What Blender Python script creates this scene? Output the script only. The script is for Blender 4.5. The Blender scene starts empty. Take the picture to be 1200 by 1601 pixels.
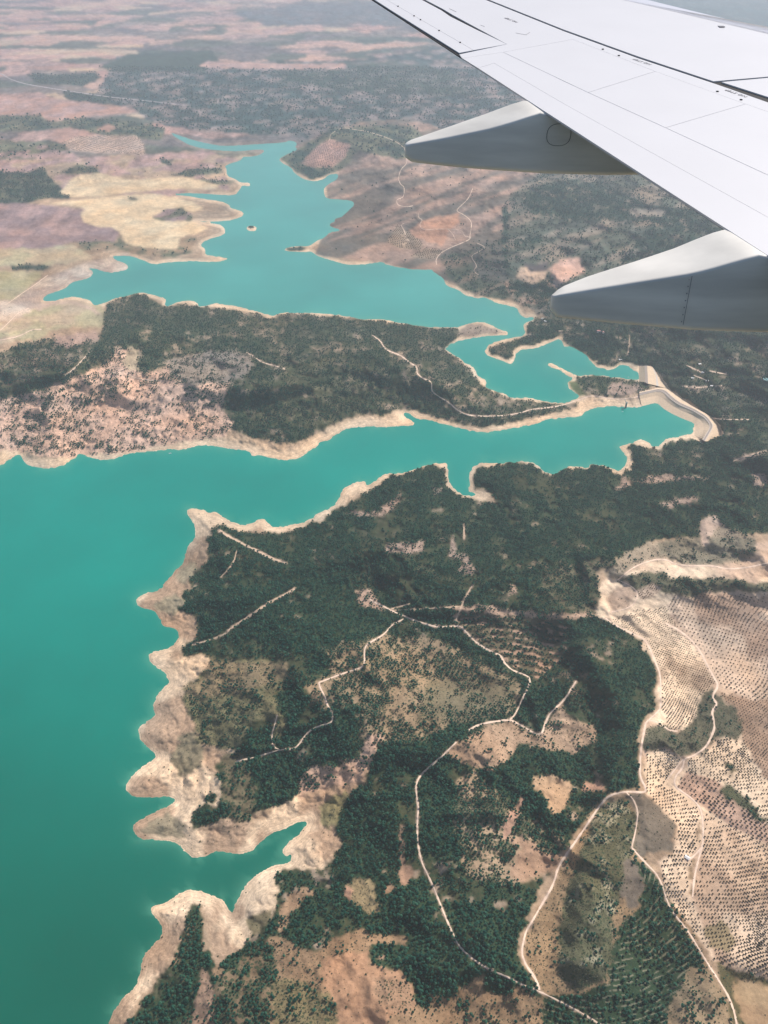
import bpy, bmesh, math, random
import numpy as np
from mathutils import Vector
random.seed(7); rng = np.random.default_rng(11)
C = bpy.context.scene.collection
S = bpy.context.scene

# ------------------------------------------------------------------ camera, sky, sun, exposure
ALT = 2000.0                       # metres above the lake
PITCH = math.radians(37.0)         # looking down
FPX = 1317.0                       # focal length in photograph pixels (1200 wide)
cam = bpy.data.objects.new('camera', bpy.data.cameras.new('camera')); C.objects.link(cam)
cam.data.sensor_fit = 'HORIZONTAL'; cam.data.sensor_width = 36.0
cam.data.lens = 36.0 * FPX / 1200.0
cam.data.clip_start = 0.1; cam.data.clip_end = 400000.0
cam.location = (0, 0, ALT); cam.rotation_euler = (math.pi / 2 - PITCH, 0, 0)
S.camera = cam
SUN_EL, SUN_AZ = math.radians(48), math.radians(50)   # azimuth from +Y (away from the camera), positive = right
world = bpy.data.worlds.new('World'); S.world = world; world.use_nodes = True
wn = world.node_tree.nodes; wl = world.node_tree.links
sky = wn.new('ShaderNodeTexSky'); sky.sky_type = 'NISHITA'; sky.sun_disc = False
sky.sun_elevation = SUN_EL; sky.sun_rotation = SUN_AZ; sky.altitude = 500; sky.dust_density = 2.5
bg = wn['Background']; bg.inputs['Strength'].default_value = 0.10
wl.new(sky.outputs['Color'], bg.inputs['Color'])
sl = bpy.data.lights.new('sun', 'SUN'); sl.energy = 4.2; sl.angle = math.radians(0.5); sl.color = (1.0, 0.93, 0.86)
sun = bpy.data.objects.new('sun', sl); C.objects.link(sun)
sd_ = Vector((math.sin(SUN_AZ) * math.cos(SUN_EL), math.cos(SUN_AZ) * math.cos(SUN_EL), math.sin(SUN_EL)))
sun.rotation_euler = sd_.to_track_quat('Z', 'Y').to_euler(); sun.location = (0, 0, 2100)
S.view_settings.view_transform = 'Standard'; S.view_settings.look = 'None'
S.view_settings.exposure = 0.18; S.view_settings.gamma = 1.0
S.view_settings.use_curve_mapping = False
S.cycles.max_bounces = 4; S.cycles.diffuse_bounces = 2; S.cycles.glossy_bounces = 2; S.cycles.volume_bounces = 1
S.cycles.use_denoising = True
try: S.cycles.denoiser = 'OPENIMAGEDENOISE'
except Exception: pass
S.cycles.sample_clamp_indirect = 4.0

# ------------------------------------------------------------------ helpers
cP, sP = math.cos(PITCH), math.sin(PITCH)
def ray(px, py):
    """unit-depth direction of a photograph point"""
    px = np.asarray(px, float); py = np.asarray(py, float)
    xc = (px - 600.0) / FPX; yc = (800.5 - py) / FPX
    return xc, cP + sP * yc, -sP + cP * yc
def ground(px, py, z=0.0):
    """the place in the world, at height z, seen at a photograph point"""
    dx, dy, dz = ray(px, py)
    t = (z - ALT) / dz
    return dx * t, dy * t, z + 0 * t
def pixel(x, y, z=0.0):
    z = np.asarray(z, float) - ALT
    depth = cP * y - sP * z; up = sP * y + cP * z
    return 600.0 + FPX * x / depth, 800.5 - FPX * up / depth
_tab = np.random.default_rng(3).random((256, 256)).astype(np.float32)
def vn(x, y, s=0):
    x = np.asarray(x, np.float64) + 37.1 * s; y = np.asarray(y, np.float64) + 91.7 * s
    xi = np.floor(x).astype(np.int64); yi = np.floor(y).astype(np.int64)
    fx = (x - xi).astype(np.float32); fy = (y - yi).astype(np.float32)
    fx = fx * fx * (3 - 2 * fx); fy = fy * fy * (3 - 2 * fy)
    a = _tab[xi & 255, yi & 255]; b = _tab[(xi + 1) & 255, yi & 255]
    c = _tab[xi & 255, (yi + 1) & 255]; d = _tab[(xi + 1) & 255, (yi + 1) & 255]
    return (a * (1 - fx) + b * fx) * (1 - fy) + (c * (1 - fx) + d * fx) * fy
def fbm(x, y, s=0, o=4, g=0.5):
    r = 0; a = 1.0; t = 0
    for k in range(o):
        r = r + a * vn(x * 2 ** k * 1.03, y * 2 ** k * 0.97, s + 5 * k); t += a; a *= g
    return r / t
def smooth(a, b, x):
    t = np.clip((x - a) / (b - a), 0, 1); return t * t * (3 - 2 * t)
def inside(poly, X, Y):
    r = np.zeros(X.shape, bool); n = len(poly)
    for i in range(n):
        x1, y1 = poly[i]; x2, y2 = poly[(i + 1) % n]
        if y1 == y2: continue
        c = (Y > y1) != (Y > y2)
        r ^= c & (X < (x2 - x1) * (Y - y1) / (y2 - y1) + x1)
    return r
def chaikin(p, closed=True, k=1):
    p = np.array(p, float)
    for _ in range(k):
        q = np.roll(p, -1, 0) if closed else p[1:]
        a = p if closed else p[:-1]
        m = np.empty((2 * len(a), 2)); m[0::2] = a * .78 + q * .22; m[1::2] = a * .22 + q * .78
        if not closed: m = np.vstack([p[:1], m, p[-1:]])
        p = m
    return p
def A(r, g, b, k=0.60):
    k *= 1.14
    f = lambda v: ((v / 255.0 + 0.055) / 1.055) ** 2.4 if v > 10 else v / 3294.6
    return (f(r) * k, f(g) * k, f(b) * k)
def tag(o, label=None, cat=None, group=None, kind=None):
    if label: o['label'] = label
    if cat: o['category'] = cat
    if group: o['group'] = group
    if kind: o['kind'] = kind
    return o
def mesh_np(name, verts, quads, mat, parent=None, smooth_=True, link=True):
    me = bpy.data.meshes.new(name)
    v = np.ascontiguousarray(verts, np.float32); q = np.ascontiguousarray(quads, np.int32)
    me.vertices.add(len(v)); me.vertices.foreach_set('co', v.ravel())
    n = q.shape[1]
    me.loops.add(q.size); me.loops.foreach_set('vertex_index', q.ravel())
    me.polygons.add(len(q)); me.polygons.foreach_set('loop_start', np.arange(0, q.size, n, dtype=np.int32))
    try: me.polygons.foreach_set('loop_total', np.full(len(q), n, np.int32))
    except Exception: pass
    me.polygons.foreach_set('use_smooth', np.full(len(q), smooth_, bool))
    me.update(calc_edges=True)
    if mat: me.materials.append(mat)
    o = bpy.data.objects.new(name, me)
    if link: C.objects.link(o)
    if parent: o.parent = parent
    return o
def obj_bm(name, bm, mat, parent=None, smooth_=False):
    me = bpy.data.meshes.new(name); bmesh.ops.recalc_face_normals(bm, faces=bm.faces)
    bm.to_mesh(me); bm.free()
    if smooth_:
        for p in me.polygons: p.use_smooth = True
    me.materials.append(mat)
    o = bpy.data.objects.new(name, me); C.objects.link(o)
    if parent: o.parent = parent
    return o
def empty(name, loc, rz=0.0):
    o = bpy.data.objects.new(name, None); C.objects.link(o); o.location = loc; o.rotation_euler.z = rz
    o.empty_display_size = 1; return o
def box(bm, x0, x1, y0, y1, z0, z1):
    v = [bm.verts.new(p) for p in ((x0,y0,z0),(x1,y0,z0),(x1,y1,z0),(x0,y1,z0),(x0,y0,z1),(x1,y0,z1),(x1,y1,z1),(x0,y1,z1))]
    for f in ((0,3,2,1),(4,5,6,7),(0,1,5,4),(1,2,6,5),(2,3,7,6),(3,0,4,7)): bm.faces.new([v[i] for i in f])
def mat(name, col, rough=0.8, var=0.0, scale=1.0, spec=0.3, bump=0.0, metal=0.0, rnd=None):
    m = bpy.data.materials.new(name); m.use_nodes = True; n = m.node_tree.nodes; l = m.node_tree.links
    b = n['Principled BSDF']; b.inputs['Roughness'].default_value = rough; b.inputs['Metallic'].default_value = metal
    b.inputs['Specular IOR Level'].default_value = spec
    b.inputs['Base Color'].default_value = (*col, 1)
    if var or bump:
        tc = n.new('ShaderNodeTexCoord'); nz = n.new('ShaderNodeTexNoise'); nz.inputs['Scale'].default_value = scale
        nz.inputs['Detail'].default_value = 6; l.new(tc.outputs['Object'], nz.inputs['Vector'])
        mr = n.new('ShaderNodeMapRange'); mr.inputs['From Min'].default_value = .3; mr.inputs['From Max'].default_value = .7
        mr.inputs['To Min'].default_value = 1 - var; mr.inputs['To Max'].default_value = 1 + var
        l.new(nz.outputs['Fac'], mr.inputs['Value'])
        mx = n.new('ShaderNodeVectorMath'); mx.operation = 'SCALE'; mx.inputs[0].default_value = col
        l.new(mr.outputs['Result'], mx.inputs['Scale']); l.new(mx.outputs[0], b.inputs['Base Color'])
        if bump:
            bp = n.new('ShaderNodeBump'); bp.inputs['Strength'].default_value = .6; bp.inputs['Distance'].default_value = bump
            l.new(nz.outputs['Fac'], bp.inputs['Height']); l.new(bp.outputs[0], b.inputs['Normal'])
    return m
# ------------------------------------------------------------------ map of the lakes (outlines read off the photograph, placed on the water level)
FRONT = [(-900,760),(-60,745),(0,729),(29,708),(36,719),(41,727),(71,733),(97,729),(116,716),(129,707),(139,716),(172,720),(202,708),(225,707),(262,702),(285,703),(311,696),(334,696),(360,702),(390,704),(394,714),(405,711),(435,719),(455,719),(472,714),(485,704),(497,696),(500,691),(515,687),(525,679),(542,670),(575,666),(600,668),(625,666),(651,664),(640,657),(632,651),(629,644),(640,645),(645,652),(652,655),(672,656),(690,662),(720,670),(745,675),(762,676),(790,671),(815,667),(838,662),(855,655),(880,653),(900,652),(910,649),(919,640),(937,636),(957,635),(972,636),(980,637),(1000,636),(1010,632),(1026,629),(1035,636),(1050,644),(1070,652),(1084,659),(1086,667),(1082,673),(1083,678),(1072,681),(1055,685),(1040,686),(1035,692),(1027,700),(1017,698),(1015,692),(1000,687),(995,691),(980,695),(966,699),(972,705),(979,712),(979,720),(975,731),(965,737),(955,733),(945,729),(927,726),(922,727),(920,733),(905,730),(890,729),(877,734),(869,741),(852,740),(845,732),(834,724),(817,721),(800,723),(780,725),(775,725),(752,723),(747,727),(739,730),(732,745),(734,757),(732,767),(740,771),(752,774),(740,777),(726,775),(712,767),(702,757),(700,745),(699,724),(689,725),(672,726),(650,734),(632,739),(612,741),(600,742),(590,750),(577,759),(572,759),(570,752),(555,755),(535,765),(532,775),(525,789),(512,797),(500,801),(480,816),(455,821),(430,825),(420,820),(414,811),(405,812),(395,819),(380,821),(360,816),(350,810),(340,802),(327,802),(315,797),(297,795),(292,799),(295,807),(302,817),(306,830),(304,844),(296,852),(291,861),(289,872),(287,880),(276,890),(265,905),(257,912),(252,922),(230,927),(212,936),(216,947),(225,951),(242,954),(250,967),(255,979),(270,980),(280,987),(279,1000),(270,1011),(255,1016),(236,1020),(231,1030),(242,1042),(262,1052),(260,1060),(265,1067),(247,1085),(240,1100),(240,1112),(246,1116),(230,1129),(217,1137),(217,1152),(227,1165),(242,1177),(244,1185),(225,1197),(207,1212),(195,1231),(205,1245),(235,1247),(260,1244),(276,1250),(267,1258),(255,1264),(232,1275),(210,1287),(207,1296),(217,1311),(240,1312),(267,1315),(280,1320),(290,1332),(300,1341),(312,1341),(335,1331),(347,1330),(362,1334),(382,1334),(395,1329),(405,1317),(425,1302),(445,1295),(467,1284),(482,1284),(475,1295),(465,1307),(447,1320),(439,1334),(445,1337),(457,1336),(455,1344),(450,1349),(425,1354),(402,1367),(387,1380),(375,1400),(367,1415),(365,1427),(357,1422),(350,1407),(335,1401),(310,1392),(292,1391),(275,1400),(257,1412),(237,1417),(236,1427),(246,1437),(254,1447),(254,1462),(237,1480),(222,1497),(221,1515),(212,1542),(192,1560),(182,1575),(175,1585),(170,1600),(150,1680),(120,1800),(90,2800),(-900,2800)]
BACK = [(66,471),(69,462),(100,452),(112,441),(140,435),(147,425),(135,419),(150,420),(165,426),(180,426),(200,421),(200,414),(180,407),(174,400),(200,400),(217,404),(240,414),(262,410),(300,408),(335,410),(360,405),(337,401),(320,399),(321,390),(312,384),(320,376),(352,367),(351,356),(342,351),(315,347),(300,346),(337,347),(365,344),(382,336),(377,330),(360,326),(359,321),(345,315),(315,311),(295,307),(270,305),(270,303),(300,302),(330,304),(367,306),(375,296),(378,290),(391,292),(390,286),(375,286),(369,281),(354,275),(354,265),(350,259),(377,251),(379,245),(400,245),(416,236),(407,234),(382,236),(362,237),(325,234),(300,229),(275,216),(265,207),(280,212),(300,219),(325,225),(350,229),(400,226),(447,223),(450,220),(460,221),(465,226),(460,230),(466,234),(450,241),(435,249),(442,256),(455,262),(460,271),(475,281),(492,284),(507,280),(512,274),(529,271),(527,281),(512,289),(506,296),(507,307),(512,311),(530,312),(550,314),(555,320),(540,334),(532,341),(520,342),(525,346),(515,350),(516,355),(535,360),(515,364),(507,372),(495,377),(482,386),(465,385),(442,389),(447,393),(475,394),(488,393),(496,401),(512,405),(542,414),(565,414),(600,409),(602,414),(647,422),(677,421),(676,425),(692,434),(697,447),(720,455),(725,461),(745,467),(757,464),(772,472),(790,477),(807,480),(812,490),(818,497),(835,496),(834,500),(820,505),(817,511),(821,517),(821,524),(800,529),(775,534),(762,541),(757,550),(764,556),(780,562),(799,570),(805,562),(806,552),(815,546),(840,544),(860,535),(877,529),(881,542),(887,541),(893,542),(907,549),(918,556),(925,567),(932,574),(955,579),(967,571),(980,571),(990,579),(999,584),(999,595),(975,592),(950,589),(925,586),(905,588),(897,586),(882,579),(868,570),(860,567),(854,570),(862,574),(875,578),(889,588),(898,592),(888,596),(888,606),(898,613),(907,621),(893,627),(882,630),(867,631),(855,629),(837,624),(817,622),(807,623),(797,622),(790,617),(777,613),(770,610),(757,606),(760,596),(751,590),(744,586),(745,580),(735,571),(729,570),(720,561),(707,554),(695,546),(699,544),(702,539),(715,533),(735,529),(760,525),(775,524),(792,524),(794,520),(780,515),(762,506),(750,504),(732,506),(717,512),(707,512),(690,512),(672,512),(650,509),(625,505),(600,500),(570,500),(550,497),(525,492),(500,490),(475,490),(450,489),(435,490),(427,495),(410,490),(387,484),(370,479),(350,477),(337,474),(320,479),(310,481),(310,474),(300,470),(277,472),(262,480),(257,477),(260,467),(237,461),(217,457),(207,461),(180,467),(160,475),(147,478),(142,470),(115,464),(97,467),(85,471)]
ISLET = [(385,357),(388,354),(394,353),(400,355),(401,359),(396,362),(388,361)]
LAKES = [chaikin(FRONT), chaikin(BACK)]; ISLES = [chaikin(ISLET)]

# the ground grid: fine where the photograph looks, coarse beyond, out to the horizon
gx = np.concatenate([[-6000,-3000,-1500,-800,-500,-350,-250,-170,-110,-70], np.arange(-45, 1246, 1.5), [1275,1320,1380,1460,1570,1700,2000,2700,4200,7000]])
gy = np.concatenate([[-189.5,-188,-185,-180,-172,-160,-145,-125,-105,-85,-65,-48,-34,-22,-14], np.arange(-8, 400, 1.3), np.arange(400, 1630, 1.6), [1645,1670,1710,1770,1850,1960,2100,2300,2600,2790]])
NX, NY = len(gx), len(gy)
X, Y = np.meshgrid(gx, gy)
GX, GY, _ = ground(X, Y)
def water_mask(Xa, Ya):
    w = np.zeros(Xa.shape, bool)
    for p in LAKES:
        w |= inside(p, Xa, Ya)
    for p in ISLES: w &= ~inside(p, Xa, Ya)
    return w
def seg_dist(Xa, Ya, polys):
    x = Xa.ravel().astype(np.float32); y = Ya.ravel().astype(np.float32); best = np.full(x.shape, 1e9, np.float32)
    for p in polys:
        for i in range(len(p)):
            ax, ay = p[i]; bx, by = p[(i + 1) % len(p)]
            dx, dy = bx - ax, by - ay; L = dx * dx + dy * dy + 1e-9
            t = np.clip(((x - ax) * dx + (y - ay) * dy) / L, 0, 1)
            d = (x - ax - t * dx) ** 2 + (y - ay - t * dy) ** 2
            np.minimum(best, d, out=best)
    return np.sqrt(best).reshape(Xa.shape)
ix = np.unique(np.r_[0:NX:2, NX - 1]); iy = np.unique(np.r_[0:NY:2, NY - 1])
Xs, Ys = X[np.ix_(iy, ix)], Y[np.ix_(iy, ix)]
SDs = seg_dist(Xs, Ys, LAKES + ISLES) * np.where(water_mask(Xs, Ys), -1, 1)
def upsample(F):
    T = np.empty((len(iy), NX)); 
    for r in range(len(iy)): T[r] = np.interp(gx, gx[ix], F[r])
    Fm = np.empty((NY, NX))
    for c in range(NX): Fm[:, c] = np.interp(gy, gy[iy], T[:, c])
    return Fm
SD = upsample(SDs)
pxn = fbm(X / 6.0, Y / 4.0, 1, 3) - .5
SD = SD + pxn * 3.0 * smooth(250, 700, Y) + (fbm(X / 2.6, Y / 2.2, 2, 2) - .5) * 1.6 * smooth(500, 800, Y) + pxn * .8           # small coves and points
water = SD < 0

# ------------------------------------------------------------------ land cover
SOIL = A(200,170,140); BANK = A(238,208,174,.72); PALE = A(250,232,205,.72); FLOOR = A(82,86,62); WHEAT = A(252,222,178)
PLUM = A(168,140,136); PAST = A(206,192,152); SCRUB = A(118,118,92); ROCK = A(160,150,145); GROVE = A(244,216,184,.76)
BROWN = A(178,148,118); PINK = A(214,168,140); GREY = A(120,112,100); DARK = A(52,76,62); OLIVE = A(140,132,100)
ROSE = A(196,160,150); DUSK = A(120,112,112)
cov = np.zeros((NY, NX, 3)); dens = np.zeros((NY, NX)); shr = np.zeros((NY, NX)); bank = np.zeros((NY, NX)); grove = np.zeros((NY, NX), int)
w1 = fbm(X / 9, Y / 7, 20, 3) - .5; w2 = fbm(X / 9, Y / 7, 40, 3) - .5
rough_ = smooth(300, 900, Y) * .45 + .55
XW = X + w1 * 16 * rough_; YW = Y + w2 * 11 * rough_
XL = X + w1 * 3; YL = Y + w2 * 2
_o = np.array(ground(560, 352)[:2]); _d = np.array(ground(720, 296)[:2]) - _o; _d = _d / np.hypot(*_d)
NS = fbm((GX * _d[0] + GY * _d[1]) / 700, (GX * _d[1] - GY * _d[0]) / 95, 63, 5, .6)
NF = fbm(GX / 30, GY / 30, 60, 4, .7); NM = fbm(GX / 130, GY / 130, 61, 4); NB = fbm(GX / 600, GY / 420, 62, 4)
def uni(n, c=.5, s=.13): return 1 / (1 + np.exp(-(n - c) / (s * .55)))
def col(m, c): cov[m] = c
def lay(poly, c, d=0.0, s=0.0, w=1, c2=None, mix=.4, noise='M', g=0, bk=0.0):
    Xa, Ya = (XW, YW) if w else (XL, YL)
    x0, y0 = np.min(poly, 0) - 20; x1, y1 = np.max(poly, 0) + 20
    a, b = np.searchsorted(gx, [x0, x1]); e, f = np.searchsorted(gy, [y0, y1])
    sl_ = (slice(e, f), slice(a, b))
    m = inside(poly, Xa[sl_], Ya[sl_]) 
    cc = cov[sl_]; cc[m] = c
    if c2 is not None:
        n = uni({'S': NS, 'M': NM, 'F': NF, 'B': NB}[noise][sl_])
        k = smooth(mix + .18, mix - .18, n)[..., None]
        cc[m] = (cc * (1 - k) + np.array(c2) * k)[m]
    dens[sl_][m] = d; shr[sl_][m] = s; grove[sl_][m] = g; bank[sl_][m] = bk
def cells(sx, sy, s):
    # patchwork of fields: nearest of jittered centres on a world grid
    u, v = GX / sx + (fbm(GX / sx / 2, GY / sy / 2, s + 1, 3) - .5) * .5, GY / sy + (fbm(GX / sx / 2, GY / sy / 2, s + 2, 3) - .5) * .5
    ui, vi = np.floor(u).astype(np.int64), np.floor(v).astype(np.int64); bd = np.full(u.shape, 9.0); bi = np.zeros(u.shape)
    for a in (-1, 0, 1):
        for b in (-1, 0, 1):
            ca, cb = (ui + a) & 255, (vi + b) & 255
            d = np.abs(u - ui - a - _tab[ca, cb]) + np.abs(v - vi - b - _tab[cb, (ca + 7) & 255])
            m = d < bd; bd = np.where(m, d, bd); bi = np.where(m, _tab[(ca + 31) & 255, (cb + 57) & 255], bi)
    return bi
# everything starts as dry ground, drawn-down banks near the water
cov[:] = SOIL
nb = uni(fbm(GX / 900, GY / 1500, 70, 5)); nm = uni(NM)
far = smooth(330, 180, Y)
k = (far * smooth(.52, .3, nb))[..., None]; cov = cov * (1 - k) + np.array(DARK) * k
k = (far * .6 * smooth(.45, .2, nm))[..., None]; cov = cov * (1 - k) + np.array(SCRUB) * k
bw = 5 + 20 * smooth(430, 640, Y); k = smooth(bw, bw * .3, SD)[..., None]; cov = cov * (1 - k) + np.array(BANK) * k; bank[:] = smooth(75, 30, SD)
# far plain: a patchwork of stubble, fallow and scrub
fc = cells(620, 420, 130); fr = np.array([A(226,182,160), ROSE, A(150,136,128), A(92,104,92), A(232,200,168), DUSK, A(80,96,84), A(206,160,146)])
fcol = fr[(fc * 7.99).astype(int)]; k = (smooth(285, 215, Y) * .9)[..., None]; cov = cov * (1 - k) + fcol * k
PATCH = fcol.copy()
# far plain and hills
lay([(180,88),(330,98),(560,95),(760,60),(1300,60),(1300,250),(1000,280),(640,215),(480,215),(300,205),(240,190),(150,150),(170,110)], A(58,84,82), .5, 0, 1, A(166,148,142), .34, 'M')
lay([(200,85),(330,78),(345,96),(320,112),(170,112),(150,108)], DARK, .8)
lay([(420,95),(620,98),(700,110),(760,150),(660,150),(520,140),(440,125)], DARK, .7, 0, 1, ROCK, .2)
lay([(40,117),(150,114),(160,120),(130,135),(60,133)], DARK, .6); lay([(95,143),(180,150),(165,163),(110,158)], DARK, .6)
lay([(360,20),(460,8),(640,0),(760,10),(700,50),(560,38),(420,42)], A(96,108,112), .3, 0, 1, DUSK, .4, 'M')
for p in ([(0,25),(70,22),(110,27),(30,32),(-80,33)], [(20,43),(90,40),(92,48),(30,47)], [(0,60),(50,56),(48,62),(0,63)], [(140,44),(230,25),(170,24),(150,36)],
          [(225,46),(270,41),(262,48),(230,49)], [(155,73),(200,61),(245,59),(225,69),(225,74)], [(90,58),(110,58),(100,62)], [(300,46),(325,42),(330,47),(302,49)],
          [(5,85),(110,86),(95,93),(20,95),(0,92)], [(105,108),(150,106),(175,109),(150,113)], [(462,66),(500,64),(560,67),(540,70),(465,71)], [(440,80),(480,78),(515,82),(480,84)],
          [(325,96),(440,100),(540,100),(540,109),(430,109),(330,107),(310,103)], [(385,48),(500,38),(510,48),(420,55)], [(555,49),(585,48),(575,54)], [(-60,80),(40,76),(80,80),(-40,86)],
          [(345,46),(370,40),(412,40),(380,48)], [(-300,100),(-20,96),(60,98),(-40,108)]):
    lay(np.array(p) * 1.0, A(222,178,160), 0, 0, 0, ROSE, .3, 'M')
for p in ([(105,107),(160,108),(175,109),(110,112)], [(50,150),(90,146),(93,150),(60,152)], [(0,165),(28,162),(20,170),(0,173)], [(150,72),(225,70),(220,75),(155,74)]):
    lay(p, A(238,205,165), 0, 0, 0)
lay([(-60,150),(60,145),(90,155),(130,160),(205,168),(215,176),(140,182),(75,190),(60,182),(-60,184)], A(206,160,140), 0, 0, 0, ROSE, .5)
lay([(-300,182),(60,180),(75,190),(140,184),(200,190),(260,200),(250,220),(180,215),(110,200),(60,205),(-300,215)], SCRUB, .5, 0, 1, DARK, .45)
lay([(65,215),(95,203),(130,205),(125,215),(100,225)], A(205,165,150)); lay([(150,203),(170,195),(185,200),(170,206)], A(210,165,145))
lay([(100,222),(120,214),(210,212),(225,225),(225,243),(180,240),(120,237),(95,232)], A(215,185,165), 0, 0, 0, g=9)
lay([(0,235),(60,230),(70,245),(30,252),(0,248)], A(225,185,155)); lay([(-60,215),(100,225),(120,245),(60,262),(-60,255)], SCRUB, .3, 0, 1, ROSE, .5)
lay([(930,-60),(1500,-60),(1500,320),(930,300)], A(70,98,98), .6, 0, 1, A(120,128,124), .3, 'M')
# back lake, left side
lay([(-300,250),(60,250),(250,240),(320,235),(375,250),(350,265),(360,300),(250,310),(120,300),(60,300),(-300,300)], ROSE, .04, .1, 1, SOIL, .5)
lay([(-300,262),(40,270),(65,262),(82,280),(110,310),(60,312),(30,322),(-300,322)], DARK, .7, 0, 1, SCRUB, .25)
lay([(92,270),(120,258),(145,260),(160,270),(110,273)], SCRUB, .6); lay([(250,248),(275,250),(268,258),(252,256)], DARK, .7)
lay([(262,275),(300,265),(345,262),(350,270),(300,276)], SCRUB, .8); lay([(288,283),(330,280),(368,284),(355,290),(325,290)], SCRUB, .8)
lay([(-300,320),(40,318),(80,322),(135,328),(140,350),(130,352),(170,350),(187,362),(180,378),(110,382),(60,389),(8,389),(-20,380),(-300,385)], PLUM, 0, .03, 0, ROSE, .35)
lay([(92,302),(115,277),(132,272),(160,271),(197,281),(225,281),(270,277),(300,279),(342,290),(337,296),(300,296),(260,296),(200,302),(155,308),(112,308)], WHEAT, 0, 0, 0)
lay([(77,318),(110,314),(155,310),(200,305),(240,303),(265,308),(300,315),(318,327),(300,332),(275,325),(235,340),(260,347),(300,346),(308,350),(325,356),(312,364),(300,366),(281,372),(277,389),(250,390),(215,386),(197,380),(189,365),(175,356),(150,354),(130,347),(125,335),(135,327),(120,322)], WHEAT, 0, 0, 0)
lay([(235,341),(262,327),(285,326),(300,335),(296,346),(260,347)], SCRUB, .25, .3, 1, PLUM, .5); lay([(198,309),(212,307),(217,311),(205,314)], SCRUB, .7, .3)
lay([(100,380),(185,378),(188,365),(197,381),(250,391),(278,390),(283,373),(305,372),(300,395),(262,404),(240,402),(180,390),(140,398),(110,388)], SCRUB, .25, .3, 1, BROWN, .5)
lay([(-300,390),(60,389),(112,383),(140,398),(143,405),(100,412),(60,416),(-300,428)], PAST, 0, .02, 1, A(210,186,150), .4)
lay([(-300,428),(68,424),(55,440),(25,468),(-300,482)], A(200,186,140), 0, .05, 1, PAST, .4)
lay([(15,418),(45,412),(80,416),(70,422),(20,422)], DARK, .6)
lay([(-300,482),(20,470),(66,436),(110,420),(140,410),(200,395),(215,405),(200,425),(150,430),(110,445),(66,468),(40,500),(-300,520)], A(232,208,184), 0, .06, 0, A(205,178,158), .5, bk=1)
lay([(-300,525),(20,505),(45,488),(90,470),(140,472),(160,480),(165,505),(155,512),(95,512),(60,530),(-300,560)], PAST, 0, .03, 1, A(214,190,158), .45)
lay([(45,478),(90,468),(145,478),(160,495),(130,480),(95,474),(60,486)], A(225,195,172), 0, .05)
# back lake, right side: long bare slopes
lay([(432,245),(500,210),(560,190),(640,185),(900,270),(830,290),(795,330),(800,400),(800,470),(700,442),(600,412),(490,398),(515,345),(510,290),(530,268)], A(190,156,136), .05, .18, 1, A(128,116,102), .48, 'S')
lay([(436,248),(470,232),(520,200),(640,195),(700,240),(620,250),(560,235),(540,262),(492,282),(460,268)], SCRUB, .5, .2, 1, DARK, .35)
lay([(497,228),(515,218),(548,226),(540,245),(520,262),(490,262),(470,256)], A(205,162,145), 0, 0, 0, g=9)
lay([(440,388),(465,384),(482,388),(470,392),(450,392)], DARK, .6, .3)
lay([(640,362),(660,345),(690,338),(720,332),(718,348),(700,362),(692,385),(670,378),(650,374)], A(214,160,128), 0, .12)
lay([(605,378),(620,352),(650,372),(662,384),(655,392),(620,388)], A(190,162,135), 0, 0, 0, g=8); lay([(640,402),(665,388),(695,392),(680,406)], A(190,162,135), 0, 0, 0, g=8)
lay([(688,400),(740,392),(785,375),(800,400),(805,470),(770,468),(745,462),(720,450),(700,435)], A(150,130,110), .42, .4, 1, A(92,100,80), .5, 'S')
lay([(737,382),(790,378),(795,440),(760,440),(740,425)], A(110,104,92), .4, .5)
lay([(786,330),(792,318),(795,355),(792,400),(800,430),(792,430),(784,380)], DARK, .9)
# grey limestone hills right of the wing's shadow side
lay([(800,300),(860,265),(1300,250),(1300,560),(900,560),(860,500),(815,478),(795,430),(792,350)], A(158,144,126), .4, .5, 1, A(98,104,88), .5, 'S')
lay([(812,312),(850,288),(900,280),(985,305),(1010,320),(1120,330),(1130,380),(1010,345),(880,345),(835,335)], DARK, .85, .2)
lay([(985,325),(1040,328),(1035,338),(985,340)], A(160,148,132), .05)
lay([(905,450),(960,420),(1020,350),(1130,345),(1300,420),(1300,560),(860,520),(870,470)], DARK, .72, .3, 1, A(140,136,124), .2, 'M')
lay([(800,380),(812,374),(845,370),(848,378),(815,386)], DARK, .8)
lay([(806,432),(815,418),(845,412),(858,425),(850,436),(830,446),(815,444)], A(230,196,165), .02, .05, 1); lay([(818,414),(856,413),(858,424),(830,426)], A(95,88,88), .05)
lay([(860,420),(875,405),(905,404),(915,425),(885,440),(868,452)], A(222,180,158), .06, .1, 1)
lay([(790,440),(812,436),(830,448),(858,440),(868,455),(850,478),(815,480),(795,462)], DARK, .8, .1, 1, PINK, .15)
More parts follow.
